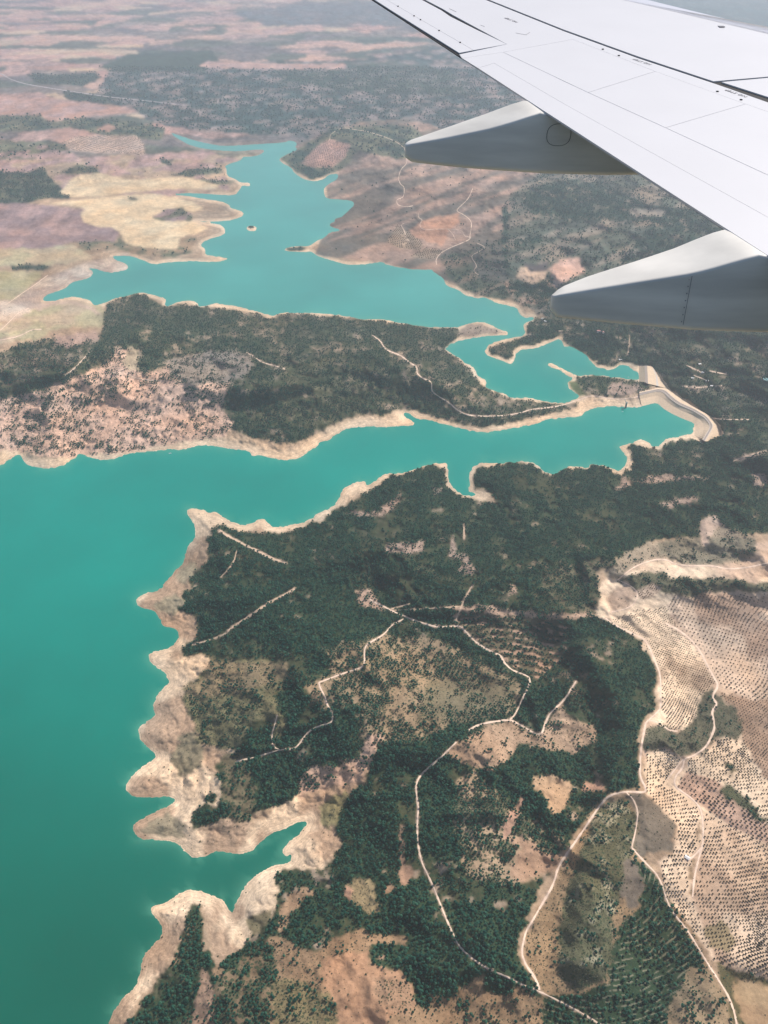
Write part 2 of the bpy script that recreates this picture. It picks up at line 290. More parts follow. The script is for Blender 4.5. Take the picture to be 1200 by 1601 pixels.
# peninsula between the two lakes
lay([(-900,560),(0,552),(30,537),(95,528),(160,520),(165,477),(180,468),(215,459),(235,466),(258,480),(275,475),(345,482),(425,497),(450,488),(550,496),(620,506),(716,514),(718,528),(697,540),(700,552),(730,573),(752,604),(800,624),(870,633),(905,628),(900,637),(840,652),(760,668),(715,663),(640,640),(625,642),(600,650),(560,650),(520,662),(500,676),(470,690),(450,694),(400,684),(345,668),(300,600),(300,560),(200,590),(100,620),(0,640),(-900,650)], FLOOR, .84, .3, 1, A(150,138,112), .3, 'F')
lay([(395,600),(470,560),(560,560),(640,600),(600,640),(480,670),(400,660)], FLOOR, .74, .4, 1, OLIVE, .45, 'F')
lay([(-900,640),(0,622),(60,612),(110,592),(170,567),(180,541),(210,546),(215,580),(255,580),(265,562),(320,549),(345,562),(358,600),(345,640),(368,662),(350,684),(300,690),(180,708),(90,716),(20,705),(-900,715)], A(232,192,166,.7), .44, .2)
lay([(262,562),(330,547),(385,552),(400,570),(380,590),(340,600),(300,602),(265,590)], A(165,150,135), .42, .5)
lay([(205,540),(215,546),(215,578),(200,580),(192,565)], A(205,182,150), .02, .1)
lay([(140,640),(230,600),(290,605),(280,690),(170,695),(130,670)], A(232,192,166,.7), .3, .15); lay([(85,525),(150,518),(157,530),(110,543),(85,540)], A(214,180,160), .1, .1)
lay([(-40,560),(60,545),(110,560),(100,590),(30,600),(-40,620)], FLOOR, .7, .2, 1, A(200,165,145), .3, 'F')
lay([(712,520),(733,507),(752,505),(780,516),(790,521),(760,522),(738,526),(718,527)], A(178,156,136), .12, .2)
lay([(897,588),(925,587),(998,595),(1022,602),(1000,615),(960,622),(925,617),(908,608)], FLOOR, .85, .1, 1, OLIVE, .2, 'F')
lay([(955,598),(985,600),(1010,608),(985,618),(945,618)], A(190,165,148), .35, .2)
lay([(886,597),(900,595),(912,612),(922,617),(905,620),(893,609)], A(110,120,80), 0, .2, 0)
lay([(765,552),(763,544),(776,537),(822,526),(824,506),(836,500),(900,495),(905,548),(893,540),(888,530),(876,525),(850,532),(835,539),(812,541),(802,551),(801,562),(790,563)], FLOOR, .92)
# front headland forest
FOREST = [(330,824),(345,819),(372,827),(400,832),(430,834),(455,831),(480,822),(505,813),(515,800),(530,795),(545,785),(560,778),(575,770),(590,758),(604,746),(632,740),(672,727),(689,727),(695,740),(698,750),(703,762),(712,770),(726,778),(745,781),(757,780),(768,790),(775,788),(768,775),(757,766),(742,763),(740,745),(742,735),(752,729),(775,727),(800,723),(834,725),(848,738),(862,745),(877,735),(890,730),(905,731),(920,735),(927,727),(942,728),(952,738),(968,742),(984,735),(988,718),(986,705),(981,699),(995,695),(1017,701),(1028,703),(1042,692),(1055,690),(1083,683),(1092,692),(1112,685),(1130,678),(1122,662),(1100,648),(1080,632),(1060,618),(1045,608),(1020,590),(1014,572),(1000,572),(985,567),(972,566),(955,574),(935,570),(920,558),(903,545),(900,500),(1300,480),(1300,840),(1200,833),(1150,834),(1130,822),(1110,806),(1098,806),(1095,838),(1020,843),(1010,852),(975,864),(950,887),(925,895),(930,925),(942,965),(960,975),(1000,1002),(1026,1045),(1026,1100),(1008,1125),(996,1150),(998,1232),(965,1238),(945,1245),(930,1262),(910,1290),(888,1322),(865,1345),(858,1370),(843,1385),(838,1412),(822,1437),(826,1445),(812,1460),(809,1490),(815,1505),(840,1540),(870,1560),(940,1595),(1000,1660),(1010,1900),(300,1900),(180,1640),(205,1590),(300,1500),(400,1450),(480,1300),(440,1260),(350,1280),(300,1180),(320,1060),(325,1025),(290,1025),(278,1012),(305,998),(309,970),(292,962),(277,948),(282,935),(291,920),(298,898),(325,880),(322,860),(326,840)]
lay(FOREST, FLOOR, .97, 0)
lay([(1000,560),(900,500),(1300,490),(1300,640),(1120,640),(1060,610)], FLOOR, .82, .2, 1, A(140,138,125), .22, 'F')
lay([(520,880),(560,860),(700,850),(760,900),(930,880),(945,960),(800,960),(700,960),(540,930)], FLOOR, .88, .1, 1, OLIVE, .15, 'F')
lay([(1110,880),(940,890),(920,905),(940,940),(920,960),(830,930),(860,890),(920,870)], A(120,112,90), .7, .2)
for p in ([(605,848),(645,850),(665,843),(660,858),(640,865),(602,864)], [(683,844),(695,838),(690,848)], [(600,790),(625,765),(628,780),(615,798),(600,805)], [(672,760),(690,765),(680,776)], [(525,803),(545,800),(600,798),(598,808),(560,806)],
          [(972,745),(980,745),(985,760),(970,768),(960,765)], [(990,750),(1050,742),(1110,745),(1108,750),(1050,752),(1000,758)], [(1030,790),(1060,778),(1090,775),(1085,782),(1045,795)], [(1146,720),(1180,708),(1200,706),(1175,716)],
          [(1170,735),(1200,745),(1200,760),(1180,758)], [(555,922),(575,920),(590,935),(600,955),(575,952),(558,940)], [(795,912),(810,915),(805,930),(795,930)], [(938,855),(952,858),(948,866)],
          [(560,1006),(575,1005),(570,1040),(540,1048),(535,1040)], [(527,1003),(542,1000),(535,1012)], [(700,868),(708,830),(712,865),(735,868),(728,880)], [(712,895),(728,875),(745,890),(735,900)]):
    lay(np.array(p) * 1.0, A(205,176,156), .35, .2, 1)
lay([(700,946),(770,948),(860,958),(940,960),(900,968),(820,966),(765,960),(705,955)], A(210,176,150), .3, .1)
lay([(702,960),(860,968),(890,980),(880,1030),(840,1060),(800,1040),(760,1010),(720,985)], A(178,150,122), .66, .1, g=7)
lay([(510,1015),(600,990),(700,1000),(755,1035),(815,1065),(812,1110),(760,1125),(700,1135),(660,1160),(600,1165),(560,1150),(560,1105),(500,1110),(475,1075),(520,1050)], A(184,158,126), .66, .25)
lay([(670,1065),(760,1050),(810,1070),(800,1105),(730,1120),(650,1130)], A(150,134,104), .45, .4)
lay([(713,1162),(750,1137),(797,1127),(833,1147),(847,1143),(870,1108),(880,1100),(893,1123),(930,1133),(933,1157),(900,1180),(837,1167),(810,1163),(790,1190),(763,1207),(717,1190),(690,1178)], A(204,168,136), .28, .3)
lay([(880,1100),(900,1060),(925,1055),(935,1090),(925,1130),(895,1125)], FLOOR, .75, .1, 1, PINK, .2, 'F')
lay([(740,1200),(830,1280),(885,1300),(872,1345),(840,1375),(790,1385),(730,1370),(705,1300),(715,1220)], A(196,166,134), .78, .1)
lay([(827,1213),(867,1213),(893,1223),(887,1263),(860,1277),(857,1253),(837,1233)], A(212,176,140), .03, .1)
lay([(793,1310),(827,1310),(850,1333),(883,1337),(870,1360),(843,1366),(815,1380),(797,1370),(800,1347),(813,1327)], A(200,162,132), .1, .1)
lay([(910,1222),(940,1222),(945,1235),(915,1238)], PINK, .15, .1); lay([(785,1290),(800,1270),(815,1245),(820,1250),(795,1310),(785,1312)], PINK, .05)
lay([(625,1290),(632,1290),(635,1390),(625,1370)], A(190,155,130), .1); lay([(640,1350),(645,1370),(630,1390),(622,1365)], A(190,155,130), .2)
# west shore scrub and bare banks
lay([(322,1026),(390,1030),(440,1033),(452,1060),(430,1085),(432,1110),(448,1125),(440,1152),(424,1165),(428,1120),(395,1128),(375,1165),(345,1172),(300,1155),(285,1092),(285,1068),(312,1055)], A(142,134,100), .36, .8)
lay([(325,1028),(345,1035),(450,1035),(445,1060),(390,1080),(300,1095),(287,1080),(320,1055)], A(166,146,114), .45, .5)
lay([(395,1128),(425,1128),(425,1165),(440,1175),(380,1185),(365,1180)], FLOOR, .93)
WEST = [(150,780),(455,800),(458,831),(430,834),(400,833),(370,828),(345,820),(329,826),(326,845),(323,862),(325,880),(300,897),(291,925),(281,935),(277,948),(291,960),(309,967),(308,997),(285,1010),(277,1020),(290,1028),(325,1027),(325,1042),(305,1060),(288,1075),(286,1095),(300,1130),(312,1160),(345,1172),(372,1172),(338,1190),(335,1200),(345,1225),(345,1250),(338,1262),(348,1275),(375,1282),(415,1283),(430,1262),(455,1250),(472,1230),(465,1215),(490,1197),(530,1198),(562,1180),(575,1150),(592,1145),(598,1152),(580,1190),(572,1222),(548,1240),(527,1265),(522,1290),(530,1320),(520,1345),(500,1358),(470,1362),(440,1362),(435,1400),(425,1440),(405,1462),(370,1490),(340,1512),(330,1500),(328,1450),(322,1422),(305,1412),(295,1425),(290,1455),(275,1485),(262,1505),(242,1532),(215,1562),(195,1600),(170,1660),(100,1660)]
lay(WEST, BANK, .0, .03, 1, A(205,172,142), .45, 'M', bk=1)
lay([(285,1150),(300,1140),(320,1170),(310,1200),(285,1215),(265,1190)], A(150,138,112), 0, .15, 1, bk=1); lay([(215,1300),(260,1270),(290,1290),(285,1310),(250,1308)], A(176,160,132), 0, .05, 1, bk=1)
lay([(240,945),(270,925),(290,940),(275,960),(250,955)], A(190,172,140), 0, 0, 1, bk=1); lay([(270,900),(300,880),(310,890),(285,915)], A(185,168,138), 0, 0, 1, bk=1)
lay([(500,1260),(540,1235),(545,1245),(515,1300),(500,1290)], A(160,150,110), .05, .2, 1, bk=.5); lay([(380,1440),(420,1420),(425,1440),(395,1465)], A(150,136,104), .1, .3)
lay([(465,1215),(490,1197),(530,1198),(562,1180),(575,1150),(592,1145),(598,1152),(580,1190),(560,1225),(520,1228),(480,1240),(470,1250)], A(220,182,156), .3, .1)
lay([(298,1300),(322,1290),(350,1280),(340,1262),(322,1258),(305,1268),(298,1282)], FLOOR, .85); lay([(320,1250),(330,1237),(340,1245),(332,1258)], FLOOR, .9)
lay([(345,1180),(372,1175),(385,1185),(400,1230),(395,1285),(370,1284),(352,1270),(348,1225)], A(130,118,92), .62, .3)
lay([(292,1425),(300,1412),(312,1415),(316,1440),(318,1490),(330,1530),(322,1600),(300,1900),(120,1900),(170,1640),(200,1600),(225,1560),(248,1530),(270,1500),(285,1470)], FLOOR, .9, .1, 1, A(190,150,120), .18, 'F')
lay([(305,1560),(318,1510),(330,1530),(338,1600),(330,1900),(280,1900),(290,1620)], A(190,152,124), .3, .1)
# south: brown heath, bare field, tongues of pine
lay([(335,1512),(370,1490),(420,1460),(500,1490),(515,1470),(560,1452),(632,1465),(640,1520),(650,1552),(700,1558),(757,1522),(800,1537),(843,1562),(900,1640),(900,1900),(330,1900)], A(176,144,112), .14, .4)
lay([(335,1530),(365,1500),(410,1470),(430,1480),(430,1560),(415,1620),(410,1900),(335,1900)], A(150,126,98), .72, .3)
lay([(430,1530),(480,1535),(520,1560),(535,1610),(530,1900),(420,1900),(425,1560)], A(150,134,98), .3, .85)
lay([(500,1500),(540,1490),(575,1487),(575,1508),(640,1520),(652,1560),(600,1600),(580,1900),(540,1900),(525,1570),(505,1540)], A(202,158,124), .02, .1)
lay([(580,1530),(630,1530),(650,1560),(640,1590),(590,1570)], A(182,146,116), .12, .6)
lay([(433,1363),(460,1358),(500,1365),(535,1385),(540,1405),(560,1415),(600,1430),(625,1450),(600,1462),(560,1452),(520,1453),(508,1475),(492,1490),(470,1480),(462,1450),(435,1462),(400,1478),(370,1500),(345,1520),(345,1505),(400,1462),(425,1435),(432,1400)], FLOOR, .96)
lay([(450,1398),(475,1388),(490,1390),(488,1400),(465,1412),(450,1440),(440,1462),(432,1455),(440,1420)], A(190,156,124), .15, .3)
lay([(552,1375),(578,1374),(590,1400),(595,1425),(575,1428),(560,1415),(535,1400),(540,1390)], A(180,160,122), .0, .5)
lay([(535,1395),(545,1385),(552,1395),(545,1410)], PINK, .1, .2); lay([(598,1390),(620,1382),(620,1390),(600,1398)], A(196,160,130), .1)
lay([(575,1478),(600,1474),(640,1478),(650,1520),(640,1540),(625,1515),(585,1510),(573,1492)], FLOOR, .97); lay([(588,1494),(600,1492),(602,1500),(590,1501)], A(190,155,128), .1)
lay([(757,1522),(775,1522),(808,1540),(795,1555),(765,1550),(755,1545)], FLOOR, .97); lay([(715,1560),(738,1560),(738,1585),(715,1582)], A(170,140,110), .7, .2)
lay([(645,1552),(660,1550),(675,1565),(665,1575),(648,1570)], FLOOR, .95)
lay([(760,1565),(840,1560),(845,1900),(700,1900),(710,1590)], A(176,146,114), .3, .5)
# right of the valley road
lay([(940,1255),(1000,1245),(1005,1265),(1000,1330),(1010,1345),(1060,1420),(1110,1510),(1150,1600),(1180,1900),(860,1900),(845,1550),(820,1505),(818,1470),(840,1425),(868,1375),(895,1325)], A(176,146,112), .16, .5)
lay([(935,1262),(975,1245),(995,1272),(998,1290),(990,1325),(985,1375),(965,1410),(958,1450),(960,1490),(945,1530),(905,1548),(875,1530),(872,1460),(885,1400),(905,1335)], A(112,110,82), .3, .95, 1, A(190,180,150), .16, 'F')
lay([(975,1242),(1002,1240),(1042,1272),(1057,1290),(1050,1330),(1022,1332),(1000,1342),(990,1322),(1000,1292),(992,1262)], A(138,126,110), .02, .2)
lay([(975,1345),(995,1345),(1005,1375),(1000,1410),(985,1425),(972,1400)], A(138,126,112), .02, .1)
lay([(990,1348),(1012,1352),(1038,1385),(1048,1415),(1060,1440),(1092,1492),(1100,1510),(1085,1520),(1060,1560),(1040,1600),(1030,1900),(880,1900),(848,1556),(900,1556),(950,1535),(955,1505),(968,1450),(1000,1415),(1006,1380)], FLOOR, .95, 0, g=6)
lay([(1075,1510),(1105,1512),(1125,1545),(1150,1600),(1180,1900),(1035,1900),(1045,1575)], A(176,150,118), .32, .3)
# olive country
lay([(930,962),(945,905),(965,885),(1010,850),(1100,840),(1190,845),(1300,850),(1300,1548),(1200,1532),(1122,1508),(1082,1452),(1042,1402),(1030,1345),(1052,1335),(1060,1292),(1012,1242),(1004,1180),(1006,1135),(1030,1105),(1028,1045),(1000,1000),(960,975)], GROVE, 0, 0, 1, A(222,190,162,.68), .4, 'M')
lay([(1060,940),(1300,960),(1300,1110),(1150,1090),(1100,1020)], A(214,182,156), 0, .05, 1, A(190,158,136), .3, 'M', g=1)
lay([(1040,945),(1060,925),(1120,930),(1300,935),(1300,1100),(1180,1095),(1125,1072),(1095,1020),(1060,985)], A(234,204,176,.70), 0, .02, 1, A(205,172,146), .35, 'M', g=1)
lay([(955,968),(1000,955),(1038,948),(1058,985),(1095,1022),(1118,1068),(1095,1085),(1085,1125),(1060,1142),(1045,1138),(1032,1100),(1030,1045),(1005,1000),(965,978)], A(244,216,184,.76), 0, 0, 1, A(205,176,148), .4, 'M', g=2)
lay([(1120,1080),(1160,1092),(1300,1105),(1300,1230),(1200,1225),(1160,1160),(1155,1130),(1150,1110)], A(196,162,134), .03, .2, 1, A(170,142,116), .4, 'M', g=4)
lay([(1010,1178),(1040,1170),(1052,1182),(1064,1188),(1050,1212),(1035,1230),(1012,1240),(1008,1205)], A(244,216,184,.75), 0, 0, 0, g=3)
lay([(1072,1188),(1110,1172),(1130,1148),(1165,1165),(1180,1200),(1200,1230),(1300,1260),(1300,1330),(1200,1290),(1130,1230),(1080,1215)], A(244,216,184,.74), 0, 0, 0, g=3)
lay([(1058,1232),(1072,1205),(1120,1220),(1200,1290),(1300,1330),(1300,1380),(1200,1320),(1140,1290),(1100,1262)], A(222,184,158), .03, 0, 0, g=5)
lay([(1012,1240),(1035,1232),(1055,1235),(1090,1262),(1096,1320),(1078,1340),(1080,1402),(1120,1505),(1082,1452),(1042,1402),(1032,1345),(1052,1335),(1060,1292)], A(244,214,182,.75), 0, 0, 0, g=3)
lay([(1100,1270),(1140,1290),(1200,1320),(1300,1360),(1300,1548),(1200,1530),(1122,1505),(1085,1402),(1092,1345)], A(240,208,176,.70), 0, 0, 0, A(216,182,152,.68), .3, 'M', g=3)
lay([(1100,1450),(1130,1440),(1150,1470),(1140,1490),(1110,1480)], A(178,156,120), 0, .2, 1, g=3)
lay([(1078,1345),(1085,1345),(1088,1400),(1078,1400)], A(178,150,118), .0, .3); lay([(1090,1275),(1096,1300),(1094,1320),(1088,1300)], A(190,160,130), 0, .3)
lay([(945,903),(952,887),(977,863),(1012,848),(1095,838),(1130,822),(1180,840),(1182,860),(1165,880),(1105,885),(1055,880),(1030,872),(1000,882),(970,905)], A(186,166,140), .2, .4)
lay([(1030,845),(1095,840),(1180,842),(1178,870),(1110,882),(1050,878),(1030,860)], A(150,140,118), .28, .5)
lay([(948,935),(965,915),(985,918),(995,930),(985,950),(955,958)], A(212,182,156), .04, .1)
lay([(1092,828),(1098,806),(1112,806),(1140,822),(1120,822),(1108,840),(1106,855),(1096,850)], A(232,202,178), .06, .1)
lay([(968,906),(1000,893),(1030,895),(1050,905),(1110,902),(1130,905),(1200,912),(1300,915),(1300,935),(1180,925),(1110,925),(1075,935),(1045,928),(1010,930),(995,925)], A(120,116,90), .5, .6)
lay([(990,925),(1020,912),(1035,920),(1022,932),(1002,938)], A(225,195,168), 0, 0, 0, g=2)
lay([(1002,1160),(1014,1135),(1035,1132),(1060,1145),(1088,1122),(1095,1088),(1112,1075),(1125,1090),(1150,1110),(1160,1130),(1155,1158),(1135,1150),(1118,1158),(1100,1175),(1066,1184),(1045,1170),(1010,1176)], A(118,114,92), .3, .8)
lay([(1135,1220),(1140,1232),(1165,1245),(1180,1262),(1200,1282),(1196,1288),(1170,1272),(1148,1255),(1125,1238)], A(100,102,74), .5, .7)
lay([(1128,1186),(1140,1190),(1150,1205),(1143,1212)], A(120,112,84), .4, .6)
lay([(1128,1512),(1148,1518),(1200,1532),(1300,1550),(1300,1900),(1180,1900),(1155,1600)], A(205,172,132), 0, .02, 0, A(188,154,118), .5, 'M')
lay([(1115,1500),(1150,1516),(1200,1530),(1300,1548),(1300,1555),(1200,1540),(1148,1526),(1150,1560),(1175,1640),(1158,1640),(1135,1560)], A(112,104,72), .1, .6)
br = uni(fbm(GX / 75, GY / 75, 140, 4, .6)); br2 = uni(fbm(GX / 300, GY / 300, 141, 3))
dens = dens * (1 - .30 * smooth(.70, .95, br) - .22 * smooth(.55, .95, br2) * smooth(.4, .8, br))
gapm = (dens > .55) & (grove == 0) & (Y > 240)
gs = uni(fbm(GX / 22, GY / 22, 142, 3)); pe = smooth(700, 640, Y); kg = (smooth(.86 - .16 * pe, .97 - .12 * pe, gs * .6 + br * .4) * gapm * .8)[..., None]
cov = cov * (1 - kg) + np.array(A(196,172,150)) * kg; dens = dens * (1 - kg[..., 0] * .9)
def soften(F, n):
    for _ in range(n):
        F = np.concatenate([F[:1], (F[:-2] + 2 * F[1:-1] + F[2:]) / 4, F[-1:]], 0)
        F = np.concatenate([F[:, :1], (F[:, :-2] + 2 * F[:, 1:-1] + F[:, 2:]) / 4, F[:, -1:]], 1)
    return F
land_ = (SD > 1).astype(float); wl_ = soften(land_, 14) + 1e-3
dens = soften(dens * land_, 14) / wl_ * (dens > .004) * .75 + dens * .25; shr = soften(shr * land_, 10) / np.maximum(soften(land_, 10), 1e-3) * .6 + shr * .4
cov = soften(cov, 2)
# planted terraces: pale earth between the rows
ph6 = (np.hypot(X - 935, Y - 1350) + (fbm(X / 22, Y / 22, 143, 2) - .5) * 7) / 8.4; ph7 = (Y + 14 * np.sin(X / 55) + (fbm(X / 12, Y / 12, 144, 2) - .5) * 8) / 11.0
tk6 = ((grove == 6) * smooth(.64, .76, ph6 % 1) * smooth(1.0, .9, ph6 % 1) * smooth(.35, .75, uni(fbm(X / 9, Y / 9, 145, 3))))[..., None]
cov = cov * (1 - tk6 * .65) + np.array(A(178,168,142)) * tk6 * .65
tk7 = ((grove == 7) * smooth(.5, .65, ph7 % 1) * smooth(.25, .6, uni(fbm(X / 9, Y / 9, 146, 3))))[..., None]
cov = cov * (1 - tk7 * .8) + np.array(A(222,180,152)) * tk7 * .8
lay([(387,356),(390,353.6),(396,353.8),(399,356),(392,357.6)], A(50,60,48), .9, .5, 0)
# dams keep the ground low under their own bodies
DAMPOLY = [(985,634),(1003,628),(1024,608),(1034,605),(1048,610),(1064,620),(1080,634),(1096,643),(1112,652),(1124,664),(1132,679),(1118,684),(1098,693),(1082,686)]
DAM2POLY = [(997,571),(1018,573),(1032,588),(1049,610),(1028,604),(1010,600),(996,597)]
lay(DAMPOLY, BANK, 0, 0, 0); lay(DAM2POLY, BANK, 0, 0, 0)
# ------------------------------------------------------------------ relief
MPP = np.sqrt(GX ** 2 + GY ** 2 + ALT ** 2) / FPX            # metres per photograph pixel
MPP = np.minimum(MPP, 120)
TE_ = np.clip(ALT / np.maximum(GY, 1), .03, 1.5)              # tangent of the viewing angle
SDM = SD * MPP
def ridged(x, y, s): return 1 - np.abs(2 * fbm(x, y, s, 4) - 1) * 1.6
wx_, wy_ = GX + (fbm(GX / 300, GY / 300, 181, 3) - .5) * 260, GY + (fbm(GX / 300, GY / 300, 182, 3) - .5) * 260
hill = (ridged(wx_ / 640, wy_ / 640, 80) * 78 + ridged(wx_ / 230, wy_ / 230, 82) * 30 + ridged(GX / 85, GY / 85, 84) * 10 + (fbm(GX / 34, GY / 34, 85, 3) - .5) * 5)
hillf = (ridged(wx_ / 1300, GY / 2600, 86) * 110 + ridged(wx_ / 430, GY / 1000, 88) * 80 + ridged(GX / 170, GY / 420, 89) * 16)
kf = smooth(420, 260, Y)
rel = hill * (1 - kf) + hillf * kf
rel *= np.clip(TE_ * 2.2, .2, 1)
flat = np.ones_like(X)
for p in ([(60,270),(340,270),(400,410),(0,480),(-300,480),(-300,320)], [(1125,1505),(1300,1540),(1300,1900),(1170,1900)], [(-900,0),(300,0),(250,180),(-900,200)]):
    d = seg_dist(Xs, Ys, [p]) * np.where(inside(p, Xs, Ys), -1, 1)
    flat *= upsample(smooth(-25, 25, d) * .8 + .2)
gf = upsample(soften((grove > 0).astype(float)[np.ix_(iy, ix)], 150)); flat = flat * (1 - .8 * gf)
H = np.where(SD > 0, 19 * (1 - np.exp(-np.maximum(SDM, 0) / 75)) * np.clip(TE_ * 2.2, .25, 1) + rel * smooth(10, 420, SDM) * flat + (fbm(GX / 26, GY / 26, 90, 3) - .5) * 4 * smooth(0, 60, SDM) + (np.abs(fbm(GX / 45, GY / 45, 92, 3) - .5) * 30 * smooth(5, 60, SDM) * smooth(420, 120, SDM)) * smooth(400, 600, Y), np.maximum(SDM * .12, -5))
H = np.maximum(H, np.where(SD > 0, np.minimum(SDM * .1, 1.5), -6))
# a long ridge down the middle of the peninsula, a valley side in the east woods
def ridge(pts, h, r):
    global H
    d = np.full(Xs.shape, 1e9)
    for a, b in zip(pts[:-1], pts[1:]):
        dx, dy = b[0] - a[0], b[1] - a[1]; t = np.clip(((Xs - a[0]) * dx + (Ys - a[1]) * dy) / (dx * dx + dy * dy), 0, 1)
        d = np.minimum(d, np.hypot(Xs - a[0] - t * dx, (Ys - a[1] - t * dy) * 1.6))
    H = H + upsample(h * np.exp(-(d / r) ** 2)) * smooth(0, 200, SDM)
ridge([(100,560),(250,540),(420,560),(560,560),(700,600)], 45, 55)
ridge([(340,845),(450,880),(560,860),(700,800)], 40, 40)
ridge([(880,960),(935,1050),(985,1140),(940,1250)], 34, 28)
ridge([(820,1200),(760,1330),(740,1450)], 30, 60); ridge([(930,1290),(920,1400),(900,1500)], 34, 34)
for P_ in (DAMPOLY, DAM2POLY):
    m_ = inside(P_, X, Y); H[m_] = np.minimum(H[m_], .4)
T = 1 - H / ALT
PX, PY = GX * T, GY * T
fold = np.diff(PY, axis=0)
print('fold rows', int((fold > 0).sum()), 'of', fold.size, 'grid', NX, NY)
for it in range(40):                                   # ease the few slopes that are steeper than the line of sight
    F = GY * (1 - H / ALT); bad = np.zeros(H.shape, bool); v = np.diff(F, axis=0) > -.25 * np.abs(np.diff(GY, axis=0)); bad[:-1] |= v; bad[1:] |= v
    bad &= SD > 0
    if not bad.any(): break
    for _ in range(2): bad[1:-1] |= bad[:-2] | bad[2:]
    Hb = H.copy(); Hb[2:-2] = (H[:-4] + H[1:-3] + H[2:-2] + H[3:-1] + H[4:]) / 5; H = np.where(bad, Hb, H)
print('steep left', int(bad.sum()))
T = 1 - H / ALT; PX, PY = GX * T, GY * T
# woods: canopies close over the ground in clumps, soil shows between them
UF = uni(NF)
kk = (smooth(.18, -.18, UF - dens) * smooth(.35, .9, dens))[..., None] * (.8 - .4 * smooth(700, 640, Y))[..., None]
kk = np.where((grove == 0)[..., None], kk, 0); kk = np.where((grove == 6)[..., None], np.maximum(kk, .85 * (1 - tk6)), kk); kk = np.where((grove == 7)[..., None], .6 * (1 - tk7), kk)
cov = cov * (1 - kk) + np.array(A(54,78,54)) * kk
# tone: broad patches of paler and darker earth
tone = 1 + (fbm(GX / 90, GY / 90, 95, 4) - .5) * .5 + (fbm(GX / 400, GY / 400, 96, 3) - .5) * .4
tone = tone * (1 + (fbm(GX / 75, GY / 190, 98, 4, .75) - .5) * 1.5 * smooth(480, 260, Y) * (1 - .75 * smooth(.35, .45, cov[..., 0])) + (fbm(GX / 20, GY / 20, 99, 3, .7) - .5) * .35)
hue = (fbm(GX / 160, GY / 160, 97, 3) - .5) * .22
cov = cov * tone[..., None] * np.stack([1 + hue, np.ones_like(hue), 1 - hue], -1)

def idx(px, py):
    fx = np.interp(px, gx, np.arange(NX)); fy = np.interp(py, gy, np.arange(NY))
    return fx, fy
def samp(F, px, py):
    fx, fy = idx(px, py); i = np.clip(fx.astype(int), 0, NX - 2); j = np.clip(fy.astype(int), 0, NY - 2)
    a, b = fx - i, fy - j
    return (F[j, i] * (1 - a) + F[j, i + 1] * a) * (1 - b) + (F[j + 1, i] * (1 - a) + F[j + 1, i + 1] * a) * b
def near(F, px, py):
    fx, fy = idx(px, py); return F[np.clip(np.rint(fy).astype(int), 0, NY - 1), np.clip(np.rint(fx).astype(int), 0, NX - 1)]
def on_land(px, py, up=0.0):
    """world position of the terrain seen at a photograph point"""
    h = samp(H, px, py) + up
    x, y, _ = ground(px, py, h); return x, y, h

